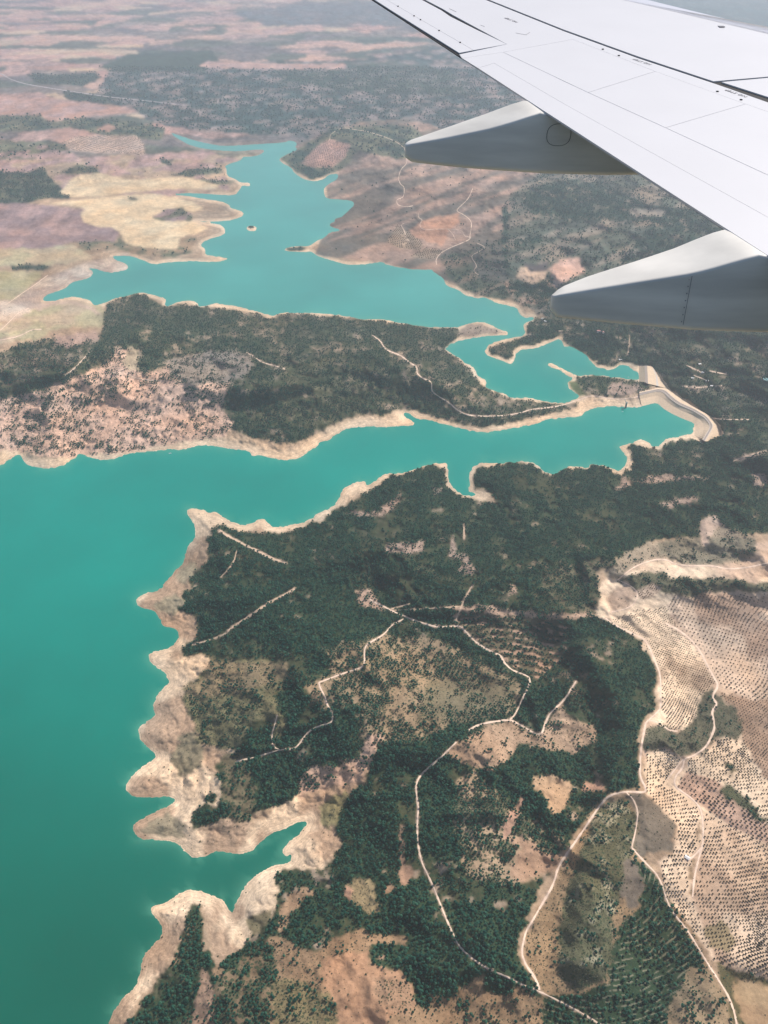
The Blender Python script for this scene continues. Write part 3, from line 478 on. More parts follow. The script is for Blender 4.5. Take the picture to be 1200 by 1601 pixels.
# ------------------------------------------------------------------ roads: paths worn into the ground, verge colour under them
ROADS = [
 ('dirt_track','pale dirt track curving down through the dense pine wood',3.6,[(690,1183),(660,1208),(650,1223),(651,1247),(654,1263),(652,1280),(652,1313),(658,1347),(673,1377),(688,1413),(703,1450),(717,1480),(740,1500),(763,1515),(793,1527),(817,1540),(843,1550),(870,1563),(903,1580),(933,1598),(985,1635)]),
 ('dirt_track','short pale track climbing out of the forked clearing',3.2,[(713,1160),(690,1183)]),
 ('dirt_track','pale track bending over the scrubby clearing in the woods',3.6,[(733,1141),(747,1133),(770,1128),(797,1125),(813,1133),(837,1148),(847,1147),(852,1130),(860,1113),(880,1097),(900,1065)]),
 ('dirt_track','pale track winding down from the forest ridge',3.2,[(797,1125),(805,1117),(815,1095),(825,1075),(829,1062),(822,1055),(800,1048),(787,1035),(783,1025),(770,1020),(757,1013),(742,1003),(730,990),(718,978),(700,980),(680,980),(660,974),(640,967),(625,960),(612,955),(600,948),(585,942),(578,937)]),
 ('dirt_track','narrow kinked track inside the terraced woods',2.6,[(630,968),(612,977),(600,992),(575,1006),(569,1014),(570,1042),(550,1048),(530,1055),(498,1067)]),
 ('dirt_track','grey track zigzagging down to the west shore',2.6,[(498,1067),(500,1075),(507,1087),(511,1102),(520,1115),(519,1130),(497,1135),(480,1145),(470,1160),(460,1171),(437,1172),(405,1182),(370,1190)]),
 ('dirt_track','short curled track in the shore scrub',2.2,[(437,1172),(427,1168),(424,1150),(430,1130),(433,1118)]),
 ('firebreak','straight bare firebreak near the pointed headland',4.4,[(343,830),(360,840),(385,853),(410,865),(430,875),(447,880)]),
 ('firebreak','straight bare firebreak rising through the western pines',4.2,[(355,987),(370,976),(400,956),(430,936),(450,928),(460,920)]),
 ('forest_path','faint path running down to the bare cove',2.0,[(300,1008),(330,1000),(353,990)]),
 ('forest_path','faint hooked path in the western pines',1.8,[(370,860),(365,880),(355,892),(345,902)]),
 ('forest_path','faint path between two small openings in the wood',1.6,[(640,944),(600,955),(660,952),(720,948)]),
 ('forest_path','short wide firebreak cut in the upper forest',3.2,[(725,820),(725,842)]),
 ('forest_path','broken path dropping through the upper forest',2.2,[(738,915),(728,932),(722,945),(712,970)]),
 ('gravel_road','pale valley road between the pine wood and the scrub slope',4.2,[(1009,1130),(1003,1160),(1000,1189),(1000,1215),(1010,1233),(1007,1239),(978,1237),(952,1243),(937,1259),(920,1285),(894,1323),(873,1352),(864,1384),(850,1408),(840,1425),(830,1443),(822,1455),(817,1475),(815,1490),(820,1505),(830,1520),(838,1532),(843,1547)]),
 ('gravel_road','pale road skirting the dark wood and the olive groves',3.4,[(946,967),(967,981),(1007,999),(1014,1011),(1023,1032),(1032,1054),(1032,1082),(1033,1108),(1022,1118),(1009,1130)]),
 ('dirt_track','track looping under the lowest corner of the pale grove',2.4,[(1011,1126),(1024,1127),(1033,1132),(1046,1142),(1059,1143)]),
 ('gravel_road','winding pale road down the middle of the olive groves',4.0,[(1040,975),(1060,985),(1080,1000),(1095,1020),(1105,1040),(1115,1058),(1123,1072),(1112,1089),(1121,1101),(1112,1112),(1115,1126),(1117,1139),(1104,1168),(1083,1182),(1069,1186),(1067,1200),(1054,1215),(1054,1230),(1077,1245),(1092,1259),(1098,1277),(1099,1317),(1092,1341),(1085,1370),(1082,1402)]),
 ('dirt_track','short cut between two olive groves',2.6,[(1068,1186),(1055,1202),(1043,1218)]),
 ('dirt_track','wide drive to the white farm shed',4.6,[(1097,1325),(1085,1337),(1078,1343),(1072,1345)]),
 ('dirt_track','rough stony track over the scrub slope',3.0,[(978,1238),(990,1250),(997,1268),(994,1295),(987,1325)]),
 ('gravel_road','road along the lower edge of the olive groves',3.4,[(987,1325),(1005,1345),(1030,1370),(1043,1410),(1050,1425),(1075,1455),(1090,1480),(1105,1505),(1125,1535),(1140,1560),(1150,1590),(1158,1650)]),
 ('dirt_track','contour track above the upper olive rows',2.8,[(965,907),(985,890),(1000,882),(1025,874),(1042,875),(1055,882),(1075,885),(1112,884),(1137,890),(1170,887),(1200,880),(1270,868)]),
 ('dirt_track','track round the bare knoll above the groves',2.4,[(965,907),(985,915),(998,928),(990,945),(978,952),(955,957)]),
 ('gravel_road','pale road winding down the east end of the peninsula to the dam',3.0,[(582,525),(594,532),(602,547),(627,556),(640,567),(652,574),(651,584),(661,592),(675,597),(674,612),(687,621),(702,630),(715,642),(730,649),(755,651),(787,650),(812,646),(830,640),(862,637),(885,632),(905,625),(925,618),(945,622),(970,625),(1000,620),(1020,611),(1028,607)]),
 ('dirt_track','track along the crest of the wooded peninsula',2.0,[(385,551),(400,560),(410,567),(430,572),(445,577)]),
 ('dirt_track','pale track across the western woods of the peninsula',2.2,[(140,550),(127,565),(112,580),(102,587)]),
 ('dirt_track','track curling below the pine block on the peninsula',1.8,[(172,582),(200,584),(210,591),(225,594),(255,596)]),
 ('dirt_track','pale track over the green pasture by the inlet',2.4,[(-20,535),(0,532),(30,526),(50,515),(65,515)]),
 ('dirt_track','tree lined track up the dry inlet',2.0,[(-10,525),(0,517),(15,503),(27,490),(45,482)]), ('dirt_track','straight track over the tan pasture',1.6,[(10,476),(37,457),(55,445),(75,430)]),
 ('dirt_track','pale hairpin track under the tail of the outer fairing',1.6,[(632,232),(637,255),(626,265),(622,280),(626,289),(632,292),(631,309),(619,312),(621,321),(634,324),(645,322)]),
 ('dirt_track','long pale track down the bare hillside to the far shore',1.8,[(739,294),(732,311),(720,322),(712,330),(725,336),(737,346),(736,360),(734,369),(735,374),(722,380),(700,389),(687,397),(681,406),(682,414)]),
 ('dirt_track','thin track above the orange hillside',1.3,[(654,334),(654,341),(661,344),(655,351),(660,360),(690,358),(710,359),(722,361),(725,369),(734,371)]),
 ('dirt_track','thin track by the small orchard on the far shore',1.3,[(632,349),(626,352),(632,361),(634,371),(640,378)]), ('dirt_track','thin branch track under the orange hillside',1.3,[(700,359),(707,365),(712,376)]),
 ('dirt_track','thin track into the wooded far shore',1.3,[(745,380),(760,387),(745,395),(735,401),(746,416),(739,424),(748,430)]),
 ('dirt_track','thin track in the distant hills above the lake',1.1,[(515,220),(516,210),(535,199),(560,204),(570,205),(595,212),(620,222),(632,232)]),
 ('highway','grey highway crossing the far plain',2.2,[(-60,108),(0,114),(15,124),(40,132),(90,140),(130,146),(170,152),(230,158),(290,165)]),
 ('gravel_road','straight pale road leading east from the dam',2.6,[(1108,653),(1130,656),(1170,656)]), ('gravel_road','pale road in the woods below the small dam',2.4,[(1066,604),(1090,606),(1108,605),(1128,603)]),
 ('dirt_track','pale strips of road among the eastern buildings',1.8,[(1072,571),(1085,577),(1097,583)]), ('dirt_track','short pale road beside the eastern buildings',2.2,[(1084,587),(1098,592),(1108,597)]),
 ('dirt_track','pale lay-by in the eastern woods',3.0,[(1109,580),(1122,583),(1135,585)]), ('forest_path','bare line through the woods east of the dam',2.2,[(1146,721),(1165,713),(1180,709),(1197,705)]),
 ('forest_path','pale vertical cut in the woods above the small lake',1.6,[(984,524),(983,540),(981,556)]),
]
roadmask = np.full((NY, NX), 99.0)
def resample(p, step):
    p = chaikin(p, False, 2); d = np.r_[0, np.cumsum(np.hypot(*np.diff(p, axis=0).T))]
    n = max(2, int(d[-1] / step)); t = np.linspace(0, d[-1], n + 1)
    return np.c_[np.interp(t, d, p[:, 0]), np.interp(t, d, p[:, 1])]
ROADS = [(a_, b_, c_ * (.72 if min(q_[1] for q_ in d_) > 800 else .5), d_) for a_, b_, c_, d_ in ROADS]
for name, label, w, pts in ROADS:
    q = resample(pts, 2.0)
    x0, y0 = q.min(0) - 14; x1, y1 = q.max(0) + 14
    a, b = np.searchsorted(gx, [x0, x1]); e, f = np.searchsorted(gy, [y0, y1])
    xs = X[e:f, a:b]; ys = Y[e:f, a:b]; best = np.full(xs.shape, 1e9)
    for i in range(len(q)):
        best = np.minimum(best, (xs - q[i, 0]) ** 2 + (ys - q[i, 1]) ** 2)
    best = np.sqrt(best) - w / 2
    roadmask[e:f, a:b] = np.minimum(roadmask[e:f, a:b], best)
kr = (smooth(2.0, -.4, roadmask + (w1 * 7)) * .6 * smooth(380, 600, Y))[..., None]
kr = np.where((SD > 0)[..., None], kr, 0)
cov = cov * (1 - kr) + np.array(A(228,196,170)) * kr

# ------------------------------------------------------------------ ground sheet
def ground_mat():
    m = bpy.data.materials.new('dry_earth'); m.use_nodes = True; n = m.node_tree.nodes; l = m.node_tree.links
    b = n['Principled BSDF']; b.inputs['Roughness'].default_value = .95; b.inputs['Specular IOR Level'].default_value = .1
    at = n.new('ShaderNodeAttribute'); at.attribute_name = 'cover'
    bk = n.new('ShaderNodeAttribute'); bk.attribute_name = 'bank'; wd = n.new('ShaderNodeAttribute'); wd.attribute_name = 'woods'
    geo = n.new('ShaderNodeNewGeometry'); sep = n.new('ShaderNodeSeparateXYZ'); l.new(geo.outputs['Position'], sep.inputs[0])
    def noise(scale, det=4, rough=.6):
        q = n.new('ShaderNodeTexNoise'); q.inputs['Scale'].default_value = scale; q.inputs['Detail'].default_value = det; q.inputs['Roughness'].default_value = rough
        l.new(geo.outputs['Position'], q.inputs['Vector']); return q
    def math_(op, a, b_=None, c=None):
        q = n.new('ShaderNodeMath'); q.operation = op
        for i, v in enumerate((a, b_, c)):
            if v is None: continue
            if isinstance(v, (int, float)): q.inputs[i].default_value = v
            else: l.new(v, q.inputs[i])
        return q.outputs[0]
    n1 = noise(.11, 6, .75); n2 = noise(.022, 5)
    f = math_('ADD', math_('MULTIPLY_ADD', n1.outputs['Fac'], 1.1, .45), math_('MULTIPLY_ADD', n2.outputs['Fac'], .6, -.3))
    # strand lines left by the falling water: bands that follow the height
    ph = math_('MULTIPLY_ADD', n2.outputs['Fac'], 4.5, math_('MULTIPLY', sep.outputs['Z'], 2.6))
    st = math_('MULTIPLY', math_('SINE', ph), math_('SINE', math_('MULTIPLY', ph, .37)))
    f2 = math_('MULTIPLY_ADD', math_('MULTIPLY', st, bk.outputs['Fac']), .15, 1.0)
    ff = math_('MULTIPLY', f, f2)
    sc = n.new('ShaderNodeVectorMath'); sc.operation = 'SCALE'; l.new(at.outputs['Color'], sc.inputs[0]); l.new(ff, sc.inputs['Scale'])
    # undergrowth and crowns, one cell each, where woods grow
    vo = n.new('ShaderNodeTexVoronoi'); vo.inputs['Scale'].default_value = .10; l.new(geo.outputs['Position'], vo.inputs['Vector'])
    sp = math_('LESS_THAN', vo.outputs['Distance'], math_('MULTIPLY', wd.outputs['Fac'], .62))
    mx = n.new('ShaderNodeMix'); mx.data_type = 'RGBA'; l.new(math_('MULTIPLY', sp, .8), mx.inputs['Factor'])
    l.new(sc.outputs[0], mx.inputs['A']); mx.inputs['B'].default_value = (*A(62, 84, 60), 1)
    l.new(mx.outputs['Result'], b.inputs['Base Color'])
    bp = n.new('ShaderNodeBump'); bp.inputs['Strength'].default_value = .5; bp.inputs['Distance'].default_value = 3.0
    l.new(n1.outputs['Fac'], bp.inputs['Height']); l.new(bp.outputs[0], b.inputs['Normal'])
    return m
verts = np.stack([PX, PY, H], -1).reshape(-1, 3)
ii = np.arange(NY * NX).reshape(NY, NX)
quads = np.stack([ii[:-1, :-1], ii[1:, :-1], ii[1:, 1:], ii[:-1, 1:]], -1).reshape(-1, 4)
deep = (SD < -14); dq = deep[:-1, :-1] & deep[1:, 1:] & deep[1:, :-1] & deep[:-1, 1:]
keep = ~dq.ravel()
used = np.zeros(NY * NX, bool); used[quads[keep].ravel()] = True
remap = np.cumsum(used) - 1
terrain = mesh_np('terrain', verts[used], remap[quads[keep]], ground_mat())
tag(terrain, kind='structure')
me = terrain.data
ca = me.attributes.new('cover', 'FLOAT_COLOR', 'POINT')
ca.data.foreach_set('color', np.concatenate([np.clip(cov, .005, .85), np.ones((NY, NX, 1))], -1).reshape(-1, 4)[used].astype(np.float32).ravel())
wds = np.clip(np.maximum(dens, shr * .6) * (grove == 0) * (roadmask > 1), 0, 1)
for nm, F in (('bank', bank), ('woods', wds)):
    t_ = me.attributes.new(nm, 'FLOAT', 'POINT'); t_.data.foreach_set('value', F.ravel()[used].astype(np.float32))
# lake bed under the deep water (the sheet above stops a few metres out from the shores)
bm = bmesh.new(); box(bm, -80000, 80000, -1500, 200000, -9.0, -6.2)
tag(obj_bm('lake_bed', bm, mat('lake_bed_silt', A(150,150,120))), kind='structure')

# ------------------------------------------------------------------ water
def water_mat():
    m = bpy.data.materials.new('turquoise_water'); m.use_nodes = True; n = m.node_tree.nodes; l = m.node_tree.links
    b = n['Principled BSDF']; b.inputs['Roughness'].default_value = .22; b.inputs['IOR'].default_value = 1.33; b.inputs['Specular IOR Level'].default_value = .5
    at = n.new('ShaderNodeAttribute'); at.attribute_name = 'silt_and_tone'
    geo = n.new('ShaderNodeNewGeometry')
    nz = n.new('ShaderNodeTexNoise'); nz.inputs['Scale'].default_value = .0016; nz.inputs['Detail'].default_value = 4; l.new(geo.outputs['Position'], nz.inputs['Vector'])
    mr = n.new('ShaderNodeMapRange'); mr.inputs['From Min'].default_value = .3; mr.inputs['From Max'].default_value = .7; mr.inputs['To Min'].default_value = .88; mr.inputs['To Max'].default_value = 1.12
    l.new(nz.outputs['Fac'], mr.inputs['Value'])
    sc = n.new('ShaderNodeVectorMath'); sc.operation = 'SCALE'; l.new(at.outputs['Color'], sc.inputs[0]); l.new(mr.outputs[0], sc.inputs['Scale'])
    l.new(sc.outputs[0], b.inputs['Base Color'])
    n2 = n.new('ShaderNodeTexNoise'); n2.inputs['Scale'].default_value = .12; n2.inputs['Detail'].default_value = 8; l.new(geo.outputs['Position'], n2.inputs['Vector'])
    bp = n.new('ShaderNodeBump'); bp.inputs['Strength'].default_value = .25; bp.inputs['Distance'].default_value = .5
    l.new(n2.outputs['Fac'], bp.inputs['Height']); l.new(bp.outputs[0], b.inputs['Normal'])
    return m
cx_, cy_ = np.unique(np.r_[0:NX:3, NX - 1]), np.unique(np.r_[0:NY:3, NY - 1])
Xc, Yc = X[np.ix_(cy_, cx_)], Y[np.ix_(cy_, cx_)]; SDc = SD[np.ix_(cy_, cx_)]; MPc = MPP[np.ix_(cy_, cx_)]
n_, m_ = Xc.shape; ii = np.arange(n_ * m_).reshape(n_, m_)
quads = np.stack([ii[:-1, :-1], ii[1:, :-1], ii[1:, 1:], ii[:-1, 1:]], -1).reshape(-1, 4)
wet = SDc < 5; kq = (wet[:-1, :-1] | wet[1:, 1:] | wet[1:, :-1] | wet[:-1, 1:]).ravel()
gx_, gy_, _ = ground(Xc, Yc)
for lake_name, sel in (('reservoir_water', 'front'), ('upper_reservoir_water', 'back')):
    poly = FRONT if sel == 'front' else BACK
    cenx = (Xc[:-1, :-1] + Xc[1:, 1:]) / 2; ceny = (Yc[:-1, :-1] + Yc[1:, 1:]) / 2
    line = np.interp(cenx, [-6000, 640, 880, 930, 1010, 1040, 7000], [600, 600, 640, 626, 612, 600, 600])   # the neck of land between the lakes
    side = (ceny > line) if sel == 'front' else (ceny <= line)
    k = kq & side.ravel()
    u = np.zeros(n_ * m_, bool); u[quads[k].ravel()] = True; rm = np.cumsum(u) - 1
    v = np.stack([gx_, gy_, np.zeros_like(gx_)], -1).reshape(-1, 3)[u]
    w_ = mesh_np(lake_name, v, rm[quads[k]], WATER if sel == 'back' else (WATER := water_mat()))
    tag(w_, kind='structure')
    sh = np.exp(np.minimum(SDc * MPc, 0) / 16.0) * (.35 + .65 * (fbm(Xc / 30, Yc / 30, 99, 3) > .48))
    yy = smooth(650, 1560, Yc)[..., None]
    base = np.array((.0005,.262,.205)) * (1 - yy) + np.array((.001,.122,.078)) * yy  # water colour runs darker towards the near end of the lake
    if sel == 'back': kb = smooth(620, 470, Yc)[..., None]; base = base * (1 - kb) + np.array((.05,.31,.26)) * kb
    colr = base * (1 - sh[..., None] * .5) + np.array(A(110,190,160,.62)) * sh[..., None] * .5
    t_ = w_.data.attributes.new('silt_and_tone', 'FLOAT_COLOR', 'POINT')
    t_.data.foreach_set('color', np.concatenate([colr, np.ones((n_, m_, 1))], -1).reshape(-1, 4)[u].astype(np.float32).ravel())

# ------------------------------------------------------------------ road surfaces
M_ROAD = mat('pale_gravel', A(236,208,184,.8), .95, .12, .08); M_ASPH = mat('worn_asphalt', A(190,180,178,.7), .9, .08, .05); M_PATH = mat('bare_path_earth', A(206,178,152,.8), .95, .2, .08)
for name, label, w, pts in ROADS:
    q = resample(pts, 1.6); t = np.gradient(q, axis=0); t /= np.hypot(*t.T)[:, None] + 1e-9; nrm = np.c_[-t[:, 1], t[:, 0]]
    ww = w / 2 * (.45 + 1.1 * fbm(q[:, 0] / 6, q[:, 1] / 6, 7, 3))[:, None]
    if name in ('firebreak', 'forest_path'): ww = ww * (.45 + 1.1 * fbm(q[:, 0] / 4, q[:, 1] / 4, 9, 2))[:, None]
    cols = [q + nrm * ww, q + nrm * ww * .4, q - nrm * ww * .4, q - nrm * ww]
    vs = []
    for k_, c_ in enumerate(cols):
        x, y, z = on_land(c_[:, 0], c_[:, 1], (.15 if k_ in (0, 3) else .5)); vs.append(np.c_[x, y, z])
    L = len(q); v = np.stack(vs, 1).reshape(-1, 3)
    i0 = (np.arange(L - 1) * 4)[:, None] + np.arange(3)[None]; i0 = i0.ravel()
    o = mesh_np(name, v, np.c_[i0, i0 + 1, i0 + 5, i0 + 4], M_ASPH if name == 'highway' else (M_PATH if name in ('forest_path', 'firebreak') else M_ROAD))
    tag(o, label, kind='structure')
# ------------------------------------------------------------------ trees and shrubs
def leaf_mat(name, c1, c2, c3):
    m = bpy.data.materials.new(name); m.use_nodes = True; n = m.node_tree.nodes; l = m.node_tree.links
    b = n['Principled BSDF']; b.inputs['Roughness'].default_value = .85; b.inputs['Specular IOR Level'].default_value = .15
    oi = n.new('ShaderNodeObjectInfo'); cr = n.new('ShaderNodeValToRGB')
    cr.color_ramp.elements[0].color = (*c1, 1); cr.color_ramp.elements[1].color = (*c3, 1); e = cr.color_ramp.elements.new(.5); e.color = (*c2, 1)
    l.new(oi.outputs['Random'], cr.inputs['Fac'])
    tc = n.new('ShaderNodeTexCoord'); nz = n.new('ShaderNodeTexNoise'); nz.inputs['Scale'].default_value = 1.3; nz.inputs['Detail'].default_value = 3
    l.new(tc.outputs['Object'], nz.inputs['Vector'])
    mr = n.new('ShaderNodeMapRange'); mr.inputs['From Min'].default_value = .3; mr.inputs['From Max'].default_value = .7; mr.inputs['To Min'].default_value = .6; mr.inputs['To Max'].default_value = 1.4
    l.new(nz.outputs['Fac'], mr.inputs['Value'])
    sc = n.new('ShaderNodeVectorMath'); sc.operation = 'SCALE'; l.new(cr.outputs['Color'], sc.inputs[0]); l.new(mr.outputs[0], sc.inputs['Scale'])
    l.new(sc.outputs[0], b.inputs['Base Color'])
    return m
M_PINE = leaf_mat('pine_needles', (.005,.038,.025), (.010,.064,.042), (.034,.108,.064))
M_OLIV = leaf_mat('olive_leaves', (.016,.018,.010), (.026,.027,.016), (.040,.038,.024))
M_SHRB = leaf_mat('shrub_leaves', (.045,.058,.030), (.075,.082,.045), (.115,.112,.068))
M_BARK = mat('bark', (.09,.06,.045), .95)
def blobs(bm, specs, seed, amp=.28):
    r = random.Random(seed)
    for (x, y, z, rx, rz, sub) in specs:
        t = bmesh.ops.create_icosphere(bm, subdivisions=sub, radius=1.0)
        for v in t['verts']:
            k = 1 + r.uniform(-amp, amp)
            if v.co.z < -.35: k *= .8
            v.co = Vector((v.co.x * rx * k + x, v.co.y * rx * k + y, v.co.z * rz * k + z))
def trunk_bm(bm, h, r0, r1, limbs, seed):
    r = random.Random(seed)
    def seg(a, b, ra, rb, n=5):
        d = (b - a).normalized(); u = d.orthogonal().normalized(); w = d.cross(u)
        A_ = [bm.verts.new(a + (u * math.cos(2 * math.pi * i / n) + w * math.sin(2 * math.pi * i / n)) * ra) for i in range(n)]
        B_ = [bm.verts.new(b + (u * math.cos(2 * math.pi * i / n) + w * math.sin(2 * math.pi * i / n)) * rb) for i in range(n)]
        for i in range(n): bm.faces.new((A_[i], A_[(i + 1) % n], B_[(i + 1) % n], B_[i]))
    seg(Vector((0, 0, -.8)), Vector((0, 0, h)), r0, r1)
    for k in range(limbs):
        a = r.uniform(0, 6.28); z = h * r.uniform(.45, .85)
        seg(Vector((0, 0, z)), Vector((math.cos(a) * h * .3, math.sin(a) * h * .3, z + h * .25)), r1 * .9, r1 * .35, 4)
PROTO = {}
def make_kind(kind, i):
    r = random.Random(100 * i + len(kind)); bc, bt = bmesh.new(), bmesh.new()
    if kind == 'pine':
        sp = [(0, 0, 6.0, 2.7, 2.3, 2)]
        for k in range(6):
            a = k * 1.05 + r.uniform(-.3, .3); d = r.uniform(1.7, 2.7); sp.append((math.cos(a) * d, math.sin(a) * d, r.uniform(4.0, 6.0), r.uniform(1.2, 1.9), r.uniform(1.0, 1.6), 1))
        sp.append((r.uniform(-.6, .6), r.uniform(-.6, .6), 7.8, 1.5, 1.3, 1))
        blobs(bc, sp, i); trunk_bm(bt, 6.5, .28, .14, 4, i)
    elif kind == 'olive':
        sp = [(0, 0, 2.3, 1.45, 1.15, 2)]
        for k in range(4):
            a = k * 1.57 + r.uniform(-.4, .4); sp.append((math.cos(a) * .95, math.sin(a) * .95, r.uniform(1.9, 2.5), .85, .75, 1))
        blobs(bc, sp, i, .25); trunk_bm(bt, 1.8, .25, .16, 3, i)
    else:
        sp = [(0, 0, .8, 1.3, .9, 1)] + [(r.uniform(-1, 1), r.uniform(-1, 1), .6, .8, .6, 1) for _ in range(2)]
        blobs(bc, sp, i, .3); trunk_bm(bt, .6, .1, .06, 2, i)
    ms = []
    for bm, m_, nm in ((bc, {'pine': M_PINE, 'olive': M_OLIV, 'shrub': M_SHRB}[kind], 'crown'), (bt, M_BARK, 'trunk')):
        me = bpy.data.meshes.new(kind + '_' + nm); bm.to_mesh(me); bm.free(); me.materials.append(m_); ms.append(me)
    jb = bmesh.new(); jb.from_mesh(ms[0]); nf = len(jb.faces)
    if kind != 'shrub':
        jb.from_mesh(ms[1]); jb.faces.ensure_lookup_table()
        for f in jb.faces[nf:]: f.material_index = 1
    whole = bpy.data.meshes.new(kind + '_whole'); jb.to_mesh(whole); jb.free(); whole.materials.append(ms[0].materials[0]); whole.materials.append(M_BARK)
    return ms[0], ms[1], whole
for kd, nn in (('pine', 5), ('olive', 4), ('shrub', 3)): PROTO[kd] = [make_kind(kd, i) for i in range(nn)]

def stuff(name, pts, scl, kind, label):
    """countless plants: one object, its instances set out by geometry nodes on the points"""
    n = len(pts); me = bpy.data.meshes.new(name); me.vertices.add(n); me.vertices.foreach_set('co', pts.astype(np.float32).ravel())
    a = me.attributes.new('scl', 'FLOAT', 'POINT'); a.data.foreach_set('value', scl.astype(np.float32))
    a = me.attributes.new('turn', 'FLOAT_VECTOR', 'POINT'); rv = np.zeros((n, 3), np.float32); rv[:, 2] = rng.random(n) * 6.28; a.data.foreach_set('vector', rv.ravel())
    a = me.attributes.new('pick', 'INT', 'POINT'); a.data.foreach_set('value', rng.integers(0, len(PROTO[kind]), n).astype(np.int32))
    o = bpy.data.objects.new(name, me); C.objects.link(o)
    g = bpy.data.node_groups.new(name, 'GeometryNodeTree')
    g.interface.new_socket('Geometry', in_out='INPUT', socket_type='NodeSocketGeometry'); g.interface.new_socket('Geometry', in_out='OUTPUT', socket_type='NodeSocketGeometry')
    N, L = g.nodes, g.links; gi, go = N.new('NodeGroupInput'), N.new('NodeGroupOutput'); iop = N.new('GeometryNodeInstanceOnPoints')
    g2i = N.new('GeometryNodeGeometryToInstance')
    for c_, t_, w_ in PROTO[kind]:
        src = bpy.data.objects.get(kind + '_source_' + w_.name) or bpy.data.objects.new(kind + '_source_' + w_.name, w_)
        oi = N.new('GeometryNodeObjectInfo'); oi.inputs['Object'].default_value = src; L.new(oi.outputs['Geometry'], g2i.inputs[0])
    def at(nm, ty, out):
        q = N.new('GeometryNodeInputNamedAttribute'); q.data_type = ty; q.inputs['Name'].default_value = nm; return [s for s in q.outputs if s.enabled and s.name == 'Attribute'][0]
    L.new(gi.outputs[0], iop.inputs['Points']); L.new(g2i.outputs[0], iop.inputs['Instance']); iop.inputs['Pick Instance'].default_value = True
    L.new(at('pick', 'INT', 0), iop.inputs['Instance Index']); L.new(at('turn', 'FLOAT_VECTOR', 0), iop.inputs['Rotation']); L.new(at('scl', 'FLOAT', 0), iop.inputs['Scale'])
    L.new(iop.outputs[0], go.inputs[0])
    md = o.modifiers.new('plants', 'NODES'); md.node_group = g
    tag(o, label, None, None, 'stuff'); return o

def candidates(y0, y1, step, seed):
    """jittered world grid over the strip of country between two rows of the photograph"""
    r = np.random.default_rng(seed)
    ya = ground(600, y1)[1]; yb = ground(600, y0)[1]
    xa = ground(-60, y0)[0]; xb = ground(1260, y0)[0]
    ny = int((yb - ya) / step); nx = int((xb - xa) / step)
    jj, ii_ = np.meshgrid(np.arange(ny), np.arange(nx), indexing='ij')
    x = xa + (ii_ + .5 * (jj % 2) + r.uniform(-.34, .34, ii_.shape)) * step; y = ya + (jj + r.uniform(-.34, .34, ii_.shape)) * step
    px, py = pixel(x, y); m = (px > -60) & (px < 1260)
    return x[m], y[m], px[m], py[m], r
def place(px, py, sink=0.0):
    h = samp(H, px, py) - sink; x, y, _ = ground(px, py, h); return np.c_[x, y, h]
pine_p, pine_s, shr_p, shr_s = [], [], [], []
for (y0, y1, step, sc, seed) in ((690, 1640, 7.7, 1.06, 1), (440, 690, 8.8, 1.06, 2), (262, 440, 17, 1.7, 3), (105, 262, 36, 2.7, 4)):
    x, y, px, py, r = candidates(y0, y1, step, seed)
    d = near(dens, px, py); u = uni(fbm(x / 30, y / 30, 60, 4, .7)); g_ = near(grove, px, py)
    # planted rows on the terraces: gaps between the rows
    p6 = samp(ph6, px, py); p7 = samp(ph7, px, py)
    d = np.where((g_ == 6) & ((p6 % 1) > .64), d * .12, d); d = np.where((g_ == 7), np.where((p7 % 1) > .5, .2, .92), d)
    ok = (r.random(len(x)) < smooth(.24, -.24, u - d) * np.clip(d * 3, 0, 1)) & (samp(SD, px, py) > 2.0) & (near(roadmask, px, py) > .9) & ((g_ == 0) | (g_ > 5) & (g_ < 8))
    ok &= ~(inside(DAMPOLY, px, py) | inside(DAM2POLY, px, py))
    P = place(px[ok], py[ok], .3); dd = d[ok]
    s_ = sc * (.5 + .85 * r.random(len(P)) ** 1.5) * np.where(dd > .85, 1.0, .88)
    pine_p.append(P); pine_s.append(s_)
    sh = near(shr, px, py); ok2 = (~ok) & (r.random(len(x)) < sh * .9) & (samp(SD, px, py) > 2) & (near(roadmask, px, py) > .5) & (g_ == 0) & (py > 480)
    P = place(px[ok2], py[ok2], .1); shr_p.append(P); shr_s.append(sc * (.6 + 1.1 * r.random(len(P)) ** 2))
x, y, px, py, r = candidates(1100, 1640, 4.6, 5)
sh = near(shr, px, py); ok = (r.random(len(x)) < sh * .55) & (samp(SD, px, py) > 2) & (near(roadmask, px, py) > .5) & (near(grove, px, py) == 0)
P = place(px[ok], py[ok], .1); shr_p.append(P); shr_s.append(.45 + .8 * r.random(len(P)) ** 2)
pine_p = np.vstack(pine_p); pine_s = np.concatenate(pine_s); shr_p = np.vstack(shr_p); shr_s = np.concatenate(shr_s)
